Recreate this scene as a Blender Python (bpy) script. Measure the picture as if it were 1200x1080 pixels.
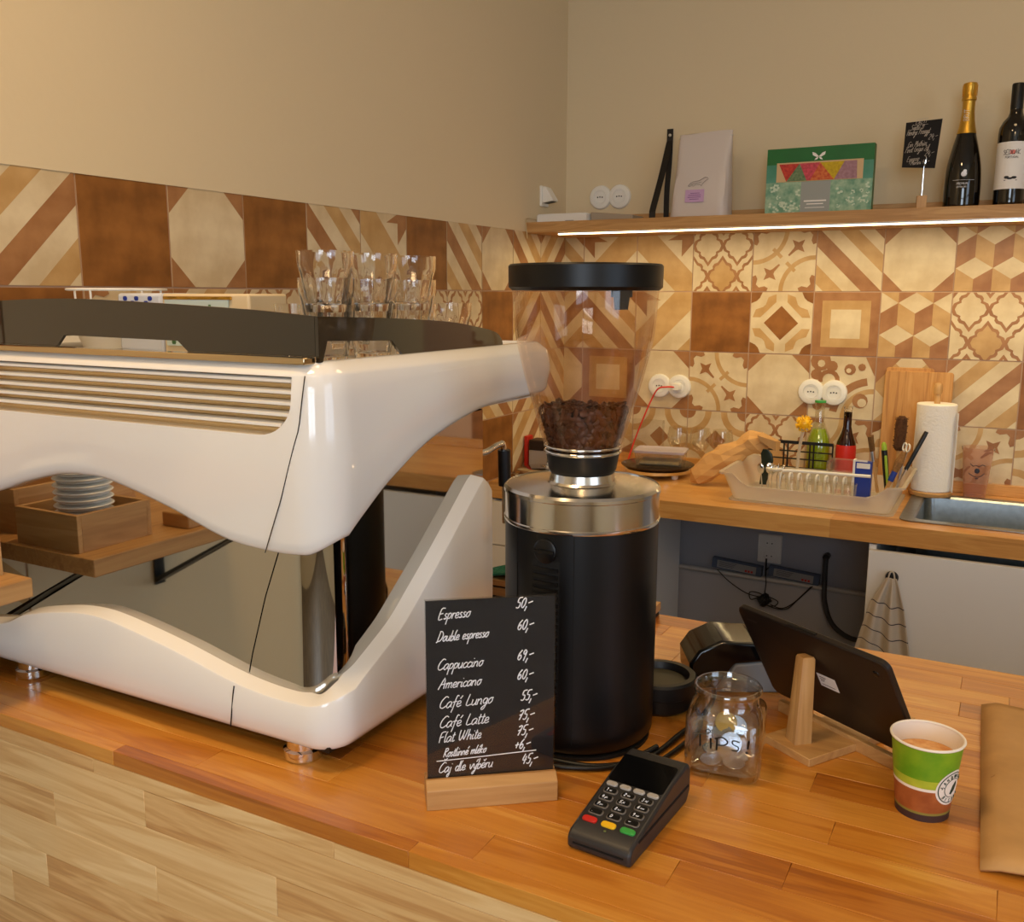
import bpy, bmesh, math, random
from mathutils import Vector, Matrix
random.seed(7)
for _o in list(bpy.data.objects):
    bpy.data.objects.remove(_o)
SC = bpy.context.scene
COL = SC.collection
PI = math.pi
BAR = -0.52      # top of the front bar
CTR = -0.60      # top of the kitchen worktop
FLR = -1.50
CEI = 1.55

# ------------------------------------------------------------ camera
cam = bpy.data.cameras.new('camera')
cam.sensor_fit = 'HORIZONTAL'; cam.sensor_width = 36.0
cam.lens = 36.0 * 1093.73 / 1200.0
cam.clip_start = 0.05
camo = bpy.data.objects.new('camera', cam); COL.objects.link(camo)
_r = Vector((0.8803987, 0.4742268, 0.0026576)); _u = Vector((-0.0855693, 0.1533417, 0.9844614)); _f = Vector((-0.4664504, 0.8669459, -0.1755811))
_m = Matrix((( _r.x, _u.x, -_f.x), (_r.y, _u.y, -_f.y), (_r.z, _u.z, -_f.z))).to_4x4()
_m.translation = Vector((1.457911, -3.106939, -0.010934))
camo.matrix_world = _m
SC.camera = camo

# ------------------------------------------------------------ exposure, world, lights
SC.view_settings.view_transform = 'Standard'
SC.view_settings.look = 'None'
SC.view_settings.gamma = 1.0
SC.view_settings.use_curve_mapping = False
SC.view_settings.exposure = 0.14
SC.cycles.transparent_max_bounces = 32
SC.cycles.max_bounces = 14
SC.cycles.transmission_bounces = 12
wd = bpy.data.worlds.new('sky'); SC.world = wd; wd.use_nodes = True
_nt = wd.node_tree; _bg = _nt.nodes['Background']
_bg.inputs[0].default_value = (0.62, 0.78, 1.0, 1); _bg.inputs[1].default_value = 2.5

def area(name, loc, target, size, power, color, sy=None, spread=None):
    l = bpy.data.lights.new(name, 'AREA'); l.energy = power; l.color = color
    l.shape = 'RECTANGLE' if sy else 'DISK'; l.size = size
    if sy: l.size_y = sy
    if spread: l.spread = spread
    o = bpy.data.objects.new(name, l); COL.objects.link(o)
    o.location = loc
    o.rotation_euler = (Vector(target) - Vector(loc)).to_track_quat('-Z', 'Y').to_euler()
    return o
def spot(name, loc, target, power, color, angle, blend, radius):
    l = bpy.data.lights.new(name, 'SPOT'); l.energy = power; l.color = color
    l.spot_size = angle; l.spot_blend = blend; l.shadow_soft_size = radius
    o = bpy.data.objects.new(name, l); COL.objects.link(o)
    o.location = loc
    o.rotation_euler = (Vector(target) - Vector(loc)).to_track_quat('-Z', 'Y').to_euler()
    return o
WARM = (1.0, 0.67, 0.33)
# daylight coming in through the two windows behind the camera
area('daylight_rear_window', (2.45, -6.25, 0.25), (2.2, -2.0, -0.3), 1.5, 42, (0.80, 0.90, 1.0), 1.6)
area('daylight_side_window', (4.35, -3.6, 0.25), (1.0, -2.2, -0.3), 1.7, 6, (0.85, 0.93, 1.0), 1.6)
# warm ceiling lamps and a ceiling fill
area('ceiling_lamp_bar', (0.75, -2.75, CEI - 0.12), (0.75, -2.75, -1), 0.35, 10.5, WARM)
area('ceiling_fill_kitchen', (1.5, -1.25, CEI - 0.12), (1.5, -1.25, -1), 0.5, 4.5, WARM)  # unseen warm fill light added over the kitchen
area('ceiling_lamp_customer', (1.9, -4.3, CEI - 0.12), (1.9, -4.3, -1), 0.5, 10, WARM)
spot('warm_spot_lamp', (2.35, -3.95, 1.25), (1.55, -2.2, -0.5), 27, (1.0, 0.60, 0.28), math.radians(42), 0.06, 0.02)
spot('wall_washer_lamp', (0.75, -2.85, 1.3), (0.0, -2.60, 0.15), 22, (1.0, 0.62, 0.28), math.radians(95), 1.0, 0.08)

area('shelf_strip_light', (1.25, -0.292, 0.176), (1.25, -0.16, -1.0), 2.2, 6.0, (1.0, 0.76, 0.38), 0.02)

# ------------------------------------------------------------ materials
def lin(c):
    return tuple(((x/255.0)/12.92 if x/255.0 <= 0.04045 else ((x/255.0+0.055)/1.055)**2.4) for x in c[:3]) + (1.0,)
def P_(m): return m.node_tree.nodes['Principled BSDF']
def mat(name, c, rough=0.5, metal=0.0, trans=0.0, ior=1.45, noise=0.0, nscale=20.0, bump=0.0, bscale=80.0, coat=0.0, alpha=1.0, emit=None, spec=None, c2=None, sss=0.0):
    m = bpy.data.materials.new(name); m.use_nodes = True
    nt = m.node_tree; p = P_(m)
    p.inputs['Base Color'].default_value = lin(c)
    p.inputs['Roughness'].default_value = rough
    p.inputs['Metallic'].default_value = metal
    p.inputs['Transmission Weight'].default_value = trans
    p.inputs['IOR'].default_value = ior
    p.inputs['Coat Weight'].default_value = coat
    p.inputs['Alpha'].default_value = alpha
    if spec is not None: p.inputs['Specular IOR Level'].default_value = spec
    if emit:
        p.inputs['Emission Color'].default_value = lin(emit[0]); p.inputs['Emission Strength'].default_value = emit[1]
    if noise > 0 or c2:
        tc = nt.nodes.new('ShaderNodeTexCoord'); n = nt.nodes.new('ShaderNodeTexNoise')
        n.inputs['Scale'].default_value = nscale; n.inputs['Detail'].default_value = 5
        nt.links.new(tc.outputs['Object'], n.inputs['Vector'])
        mx = nt.nodes.new('ShaderNodeMix'); mx.data_type = 'RGBA'
        a = lin(c); b = lin(c2) if c2 else tuple(x*(1-noise) for x in a[:3]) + (1,)
        mx.inputs[6].default_value = a; mx.inputs[7].default_value = b
        rp = nt.nodes.new('ShaderNodeMapRange'); rp.inputs[1].default_value = 0.35; rp.inputs[2].default_value = 0.65
        nt.links.new(n.outputs['Fac'], rp.inputs[0]); nt.links.new(rp.outputs[0], mx.inputs[0])
        nt.links.new(mx.outputs[2], p.inputs['Base Color'])
    if bump > 0:
        tc = nt.nodes.new('ShaderNodeTexCoord'); n = nt.nodes.new('ShaderNodeTexNoise')
        n.inputs['Scale'].default_value = bscale; n.inputs['Detail'].default_value = 3
        nt.links.new(tc.outputs['Object'], n.inputs['Vector'])
        b = nt.nodes.new('ShaderNodeBump'); b.inputs['Strength'].default_value = bump; b.inputs['Distance'].default_value = 0.004
        nt.links.new(n.outputs['Fac'], b.inputs['Height']); nt.links.new(b.outputs[0], p.inputs['Normal'])
    return m

def wood(name, cols, rough=0.35, axis='X', scale=1.0, randmix=1.0, coat=0.0):
    """stave wood: grain stretched along one axis, tone varied per object"""
    m = bpy.data.materials.new(name); m.use_nodes = True
    nt = m.node_tree; p = P_(m); N = nt.nodes.new; L = nt.links.new
    tc = N('ShaderNodeTexCoord'); oi = N('ShaderNodeObjectInfo')
    mp = N('ShaderNodeMapping')
    st = {'X': (2.2, 26, 26), 'Y': (26, 2.2, 26), 'Z': (26, 26, 2.2)}[axis]
    mp.inputs['Scale'].default_value = tuple(s*scale for s in st)
    off = N('ShaderNodeVectorMath'); off.operation = 'SCALE'
    cmb = N('ShaderNodeCombineXYZ')
    for i in range(3): L(oi.outputs['Random'], cmb.inputs[i])
    L(cmb.outputs[0], off.inputs[0]); off.inputs['Scale'].default_value = 37.0
    ad = N('ShaderNodeVectorMath'); ad.operation = 'ADD'
    L(tc.outputs['Object'], ad.inputs[0]); L(off.outputs[0], ad.inputs[1]); L(ad.outputs[0], mp.inputs['Vector'])
    n1 = N('ShaderNodeTexNoise'); n1.inputs['Scale'].default_value = 1.0; n1.inputs['Detail'].default_value = 4; n1.inputs['Distortion'].default_value = 1.2
    L(mp.outputs[0], n1.inputs['Vector'])
    mp2 = N('ShaderNodeMapping'); mp2.inputs['Scale'].default_value = tuple((s*9 if s > 5 else s*6)*scale for s in st)
    L(ad.outputs[0], mp2.inputs['Vector'])
    n2 = N('ShaderNodeTexNoise'); n2.inputs['Scale'].default_value = 1.0; n2.inputs['Detail'].default_value = 2
    L(mp2.outputs[0], n2.inputs['Vector'])
    sn = N('ShaderNodeMath'); sn.operation = 'MULTIPLY'; L(n1.outputs['Fac'], sn.inputs[0]); sn.inputs[1].default_value = 34.0
    s2 = N('ShaderNodeMath'); s2.operation = 'SINE'; L(sn.outputs[0], s2.inputs[0])
    a1 = N('ShaderNodeMath'); a1.operation = 'MULTIPLY_ADD'; L(s2.outputs[0], a1.inputs[0]); a1.inputs[1].default_value = 0.09; L(n1.outputs['Fac'], a1.inputs[2])
    a2 = N('ShaderNodeMath'); a2.operation = 'MULTIPLY_ADD'; L(n2.outputs['Fac'], a2.inputs[0]); a2.inputs[1].default_value = 0.35; L(a1.outputs[0], a2.inputs[2])
    a3 = N('ShaderNodeMath'); a3.operation = 'MULTIPLY_ADD'; L(oi.outputs['Random'], a3.inputs[0]); a3.inputs[1].default_value = 0.5*randmix; L(a2.outputs[0], a3.inputs[2])
    rp = N('ShaderNodeMapRange'); rp.inputs[1].default_value = 0.42; rp.inputs[2].default_value = 0.92+0.5*randmix
    L(a3.outputs[0], rp.inputs[0])
    cr = N('ShaderNodeValToRGB'); L(rp.outputs[0], cr.inputs[0])
    els = cr.color_ramp.elements
    els[0].position = 0.0; els[0].color = lin(cols[0]); els[1].position = 1.0; els[1].color = lin(cols[-1])
    for i, c in enumerate(cols[1:-1]):
        e = els.new((i+1)/(len(cols)-1)); e.color = lin(c)
    L(cr.outputs[0], p.inputs['Base Color'])
    p.inputs['Roughness'].default_value = rough; p.inputs['Coat Weight'].default_value = coat; p.inputs['Coat Roughness'].default_value = 0.2
    b = N('ShaderNodeBump'); b.inputs['Strength'].default_value = 0.12; b.inputs['Distance'].default_value = 0.002
    L(n2.outputs['Fac'], b.inputs['Height']); L(b.outputs[0], p.inputs['Normal'])
    return m

M = {}
M['plaster'] = mat('plaster_paint', (219, 202, 168), 0.85, bump=0.12, bscale=60)
M['ceiling'] = mat('ceiling_paint', (230, 222, 205), 0.9)
M['floor'] = mat('floor_vinyl', (120, 105, 88), 0.5, noise=0.3, nscale=6)
M['grout'] = mat('tile_grout', (196, 164, 140), 0.9)
M['cream'] = mat('tile_cream', (224, 207, 172), 0.42, c2=(204, 183, 146), nscale=14)
M['tan'] = mat('tile_tan', (202, 165, 112), 0.42, c2=(184, 146, 92), nscale=16)
M['rust'] = mat('tile_rust', (172, 124, 80), 0.42, c2=(150, 102, 62), nscale=18)
M['brown'] = mat('tile_brown', (154, 100, 46), 0.42, c2=(122, 76, 30), nscale=16)
M['tile_edge'] = mat('tile_edge', (190, 158, 125), 0.6)
WB = [(222, 164, 80), (210, 144, 58), (196, 126, 43), (178, 106, 32), (148, 82, 26)]
M['bar_wood_warm_lit'] = wood('bar_wood_warm_lit', WB, 0.28, coat=0.25)  # warm light on the top staves put into a deeper orange
M['front_wood_cool_lit'] = wood('front_wood_cool_lit', [(246, 218, 168), (236, 204, 150), (224, 186, 128), (206, 160, 102), (178, 130, 78)], 0.4)  # same wood as the top, cooler light on the front put into its colour
M['worktop_wood'] = wood('worktop_wood', [(226, 178, 108), (214, 160, 90), (198, 140, 72), (178, 120, 58)], 0.3, coat=0.2)
M['oak'] = wood('oak_wood', [(206, 162, 104), (188, 142, 86), (168, 122, 70)], 0.5, randmix=0.3)
M['oakY'] = wood('oak_wood_along_y', [(206, 162, 104), (188, 142, 86), (168, 122, 70)], 0.5, axis='Y', randmix=0.3)
M['oakZ'] = wood('oak_wood_upright', [(206, 164, 108), (190, 146, 90), (168, 124, 74)], 0.5, axis='Z', randmix=0.3)
M['board_wood'] = wood('cutting_board_wood', [(206, 158, 96), (190, 138, 76), (160, 108, 56)], 0.55, axis='Z', randmix=0.3)
M['dark_core'] = mat('joint_dark_glue', (92, 58, 30), 0.8)
M['enamel'] = mat('white_enamel', (240, 238, 234), 0.12, coat=0.6)
M['enamel_shaded'] = mat('white_enamel_shaded', (205, 200, 192), 0.3)  # greyer enamel, shade of the machine's underside put into the colour
M['mirror'] = mat('mirror_steel', (196, 194, 188), 0.03, metal=1.0)
M['chrome'] = mat('chrome', (225, 225, 225), 0.06, metal=1.0)
M['gold_chrome'] = mat('warm_chrome', (205, 186, 152), 0.10, metal=1.0)
M['steel'] = mat('brushed_steel', (200, 200, 200), 0.28, metal=1.0, bump=0.05, bscale=300)
M['sink'] = mat('sink_steel', (170, 178, 182), 0.32, metal=1.0, noise=0.15, nscale=60)
M['smoked'] = mat('smoked_acrylic', (14, 12, 11), 0.04, ior=1.75, coat=0.5)
M['black'] = mat('black_plastic', (14, 14, 15), 0.42)
M['black_sat'] = mat('black_satin_metal', (7, 7, 8), 0.38, ior=1.4)
M['black_gl'] = mat('black_gloss', (10, 10, 11), 0.12)
M['dark_grey'] = mat('dark_grey_plastic', (46, 45, 46), 0.38)
M['grey'] = mat('grey_plastic', (150, 150, 150), 0.45)
M['white'] = mat('white_plastic', (232, 230, 224), 0.35)
M['paper'] = mat('white_paper', (236, 234, 230), 0.8)
def glassy(name, c=(255, 255, 255), rough=0.0, ior=1.45):
    m = mat(name, c, rough, trans=1.0, ior=ior)
    return m
M['glass'] = glassy('clear_glass')
M['soda_glass'] = glassy('soda_glass', (255, 255, 255), 0.0, 1.22)
M['jar_glass'] = glassy('jar_glass', (255, 255, 255), 0.0, 1.30)
M['hopper'] = glassy('clear_polycarbonate', (250, 244, 238), 0.0, 1.4)
def thin(name, tint=(250, 250, 250), f0=0.05, edge=0.55):
    m = bpy.data.materials.new(name); m.use_nodes = True; nt = m.node_tree
    for n in list(nt.nodes): nt.nodes.remove(n)
    o = nt.nodes.new('ShaderNodeOutputMaterial'); mx = nt.nodes.new('ShaderNodeMixShader')
    tr = nt.nodes.new('ShaderNodeBsdfTransparent'); gl = nt.nodes.new('ShaderNodeBsdfGlossy')
    gl.inputs['Roughness'].default_value = 0.02; gl.inputs['Color'].default_value = (1, 1, 1, 1); tr.inputs[0].default_value = lin(tint)
    lw = nt.nodes.new('ShaderNodeLayerWeight'); lw.inputs['Blend'].default_value = 0.5
    pw = nt.nodes.new('ShaderNodeMath'); pw.operation = 'POWER'; pw.inputs[1].default_value = 3.0; nt.links.new(lw.outputs['Facing'], pw.inputs[0])
    ma = nt.nodes.new('ShaderNodeMath'); ma.operation = 'MULTIPLY_ADD'; ma.inputs[1].default_value = edge; ma.inputs[2].default_value = f0
    nt.links.new(pw.outputs[0], ma.inputs[0]); nt.links.new(ma.outputs[0], mx.inputs[0])
    nt.links.new(tr.outputs[0], mx.inputs[1]); nt.links.new(gl.outputs[0], mx.inputs[2]); nt.links.new(mx.outputs[0], o.inputs['Surface'])
    return m
M['tumbler'] = thin('thin_tumbler_glass', (250, 249, 246), .06, .7)
M['jarglass'] = thin('thick_jar_glass', (244, 247, 248), .11, .95)
M['hopper'] = thin('clear_hopper_plastic', (246, 240, 234), .035, .5)
M['sleeve'] = thin('acrylic_sleeve', (250, 250, 250), .035, .3)
M['frost'] = mat('frosted_plastic', (235, 228, 214), 0.28, trans=0.4, ior=1.2, alpha=0.5)
M['clearpl'] = mat('clear_thin_plastic', (240, 238, 232), 0.05, trans=0.9, ior=1.2, alpha=0.45)
M['kraft'] = mat('kraft_paper', (198, 154, 98), 0.8, noise=0.12, nscale=30, bump=0.15, bscale=50)
M['red'] = mat('red_plastic', (196, 40, 30), 0.4)
M['green'] = mat('green_plastic', (60, 160, 70), 0.4)
M['yellow'] = mat('yellow_plastic', (240, 190, 30), 0.4)
M['blue'] = mat('blue_print', (30, 56, 150), 0.4)
M['chalk'] = mat('chalk_marker', (235, 238, 246), 0.6)
M['bean'] = mat('roasted_bean', (104, 64, 42), 0.36, noise=0.5, nscale=120)
M['gold'] = mat('gold_foil', (212, 168, 70), 0.3, metal=0.9, bump=0.3, bscale=200)
M['rubber'] = mat('black_rubber', (20, 20, 21), 0.7)
M['leather'] = mat('black_leather', (26, 22, 20), 0.6)
M['cloth'] = mat('towel_cloth', (196, 184, 168), 0.9, bump=0.3, bscale=400)
M['cloth_line'] = mat('towel_stripe', (60, 56, 66), 0.9)

# ------------------------------------------------------------ mesh helpers
class MB:
    def __init__(s): s.v = []; s.f = []; s.mi = []; s.m = Matrix.Identity(4)
    def at(s, mtx): s.m = mtx; return s
    def add(s, vs, fs, mi=0):
        o = len(s.v); s.v += [tuple(s.m @ Vector(v)) for v in vs]
        for f in fs: s.f.append([i+o for i in f]); s.mi.append(mi)
    def box(s, x0, x1, y0, y1, z0, z1, mi=0):
        vs = [(x, y, z) for z in (z0, z1) for y in (y0, y1) for x in (x0, x1)]
        s.add(vs, [(0,2,3,1), (4,5,7,6), (0,1,5,4), (2,6,7,3), (0,4,6,2), (1,3,7,5)], mi)
    def rings(s, rs, cap0=True, cap1=True, mi=0, closed=False):
        n = len(rs[0]); vs = [p for r in rs for p in r]; fs = []
        m = len(rs)
        for i in range(m if closed else m-1):
            a = i*n; b = ((i+1) % m)*n
            for j in range(n):
                k = (j+1) % n
                fs.append((a+j, a+k, b+k, b+j))
        if not closed:
            if cap0: fs.append(tuple(reversed(range(n))))
            if cap1: fs.append(tuple(range((m-1)*n, m*n)))
        s.add(vs, fs, mi)
    def lathe(s, prof, n=32, c=(0, 0), mi=0, cap0=True, cap1=True, closed=False):
        rs = [[(c[0]+r*math.cos(2*PI*j/n), c[1]+r*math.sin(2*PI*j/n), z) for j in range(n)] for r, z in prof]
        s.rings(rs, cap0, cap1, mi, closed)
    def tube(s, pts, r, n=8, mi=0, smooth=0):
        pts = [Vector(p) for p in pts]
        if smooth: pts = crom(pts, smooth)
        if not isinstance(r, (list, tuple)): r = [r]*len(pts)
        elif len(r) != len(pts): r = [r[min(len(r)-1, int(i*len(r)/len(pts)))] for i in range(len(pts))]
        rs = []; up = None
        for i, p in enumerate(pts):
            t = (pts[min(i+1, len(pts)-1)] - pts[max(i-1, 0)])
            if t.length < 1e-9: t = Vector((0, 0, 1))
            t.normalize()
            if up is None:
                up = Vector((0, 0, 1)) if abs(t.z) < 0.9 else Vector((1, 0, 0))
            a = up - t*up.dot(t)
            if a.length < 1e-6: a = t.orthogonal()
            a.normalize(); b = t.cross(a); up = a
            rs.append([tuple(p + (a*math.cos(2*PI*j/n) + b*math.sin(2*PI*j/n))*r[i]) for j in range(n)])
        s.rings(rs, True, True, mi)
    def prism(s, poly, f, d, mi=0):
        """poly: 2-D points, f(u,v,w)->xyz, w from 0 to d"""
        n = len(poly)
        vs = [f(u, v, 0) for u, v in poly] + [f(u, v, d) for u, v in poly]
        fs = [tuple(reversed(range(n))), tuple(range(n, 2*n))] + [(j, (j+1) % n, n+(j+1) % n, n+j) for j in range(n)]
        s.add(vs, fs, mi)
    def ball(s, c, r, n=10, m=7, sc=(1, 1, 1), mi=0):
        rs = []
        for i in range(1, m):
            a = PI*i/m
            rs.append([(c[0]+r*sc[0]*math.sin(a)*math.cos(2*PI*j/n), c[1]+r*sc[1]*math.sin(a)*math.sin(2*PI*j/n), c[2]-r*sc[2]*math.cos(a)) for j in range(n)])
        s.rings(rs, True, True, mi)
    def build(s, name, mats, parent=None, smooth=None, bevel=0, seg=2, loc=None, kind=None, label=None, flip=False):
        me = bpy.data.meshes.new(name); me.from_pydata(s.v, [], s.f)
        if not isinstance(mats, (list, tuple)): mats = [mats]
        for m in mats: me.materials.append(M[m] if isinstance(m, str) else m)
        me.polygons.foreach_set('material_index', s.mi)
        bm = bmesh.new(); bm.from_mesh(me)
        bmesh.ops.recalc_face_normals(bm, faces=bm.faces)
        bm.to_mesh(me); bm.free()
        if smooth:
            me.polygons.foreach_set('use_smooth', [True]*len(me.polygons))
            me.set_sharp_from_angle(angle=math.radians(smooth))
        me.update()
        o = bpy.data.objects.new(name, me); COL.objects.link(o)
        if parent: o.parent = parent
        if loc: o.location = loc
        if bevel:
            b = o.modifiers.new('bevel', 'BEVEL'); b.width = bevel; b.segments = seg; b.limit_method = 'ANGLE'; b.angle_limit = math.radians(40)
            me.polygons.foreach_set('use_smooth', [True]*len(me.polygons)); me.set_sharp_from_angle(angle=math.radians(35))
            b.harden_normals = False
        if kind: o['kind'] = kind
        if label: o['label'] = label
        return o
def crom(pts, k=6):
    pts = [Vector(p) for p in pts]
    if len(pts) < 3: return pts
    out = []
    for i in range(len(pts)-1):
        p0 = pts[max(i-1, 0)]; p1 = pts[i]; p2 = pts[i+1]; p3 = pts[min(i+2, len(pts)-1)]
        for j in range(k):
            t = j/k
            out.append(0.5*((2*p1) + (p2-p0)*t + (2*p0-5*p1+4*p2-p3)*t*t + (3*p1-p0-3*p2+p3)*t**3))
    out.append(pts[-1]); return out
def rrect(cx, cy, w, d, r, n=4, z=None, rot=0):
    out = []
    for (sx, sy, a0) in ((1, 1, 0), (-1, 1, 90), (-1, -1, 180), (1, -1, 270)):
        for i in range(n+1):
            a = math.radians(a0+90*i/n)
            x = sx*(w/2-r)+r*math.cos(a); y = sy*(d/2-r)+r*math.sin(a)
            x, y = x*math.cos(rot)-y*math.sin(rot), x*math.sin(rot)+y*math.cos(rot)
            out.append((cx+x, cy+y) if z is None else (cx+x, cy+y, z))
    return out
def interp(pts, x):
    if x <= pts[0][0]: return pts[0][1]
    for (a, b), (c, d) in zip(pts, pts[1:]):
        if x <= c:
            t = (x-a)/(c-a) if c > a else 0
            return b+(d-b)*t
    return pts[-1][1]
def smooth_curve(pts, k=10):
    return [(p.x, p.y) for p in crom([Vector((a, b, 0)) for a, b in pts], k)]
def thing(name, label, cat, loc=(0, 0, 0), rotz=0, group=None):
    o = bpy.data.objects.new(name, None); COL.objects.link(o); o.empty_display_size = 0.02
    o.location = loc; o.rotation_euler = (0, 0, rotz); o['label'] = label; o['category'] = cat
    if group: o['group'] = group
    return o
def tag(o, label, cat, group=None):
    o['label'] = label; o['category'] = cat
    if group: o['group'] = group
    return o
def dup(root, loc, rotz=None, label=None):
    r = root.copy(); COL.objects.link(r); r.location = loc
    if rotz is not None: r.rotation_euler = (0, 0, rotz)
    if label: r['label'] = label
    for ch in list(root.children):
        c = ch.copy(); COL.objects.link(c); c.parent = r
        for g in list(ch.children):
            d = g.copy(); COL.objects.link(d); d.parent = c
    return r
def text_mesh(name, s, size, mtx, mat_, parent=None, depth=0.0003, align='CENTER', sx=1.0):
    cu = bpy.data.curves.new(name, 'FONT'); cu.body = s; cu.size = size; cu.extrude = depth; cu.align_x = align; cu.align_y = 'CENTER'; cu.resolution_u = 3
    t = bpy.data.objects.new(name, cu); COL.objects.link(t)
    bpy.context.view_layer.update()
    me = bpy.data.meshes.new_from_object(t.evaluated_get(bpy.context.evaluated_depsgraph_get()))
    bpy.data.objects.remove(t)
    me.transform(Matrix.Diagonal((sx, 1, 1, 1))); me.transform(mtx)
    me.materials.clear(); me.materials.append(M[mat_] if isinstance(mat_, str) else mat_)
    o = bpy.data.objects.new(name, me); COL.objects.link(o)
    if parent: o.parent = parent
    return o
def frame(o, x, y, z=None):
    """matrix with origin o and axes x (right) and y (up)"""
    x = Vector(x).normalized(); y = Vector(y); y = (y - x*y.dot(x)).normalized(); z = x.cross(y)
    m = Matrix(((x.x, y.x, z.x), (x.y, y.y, z.y), (x.z, y.z, z.z))).to_4x4(); m.translation = Vector(o)
    return m

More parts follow.
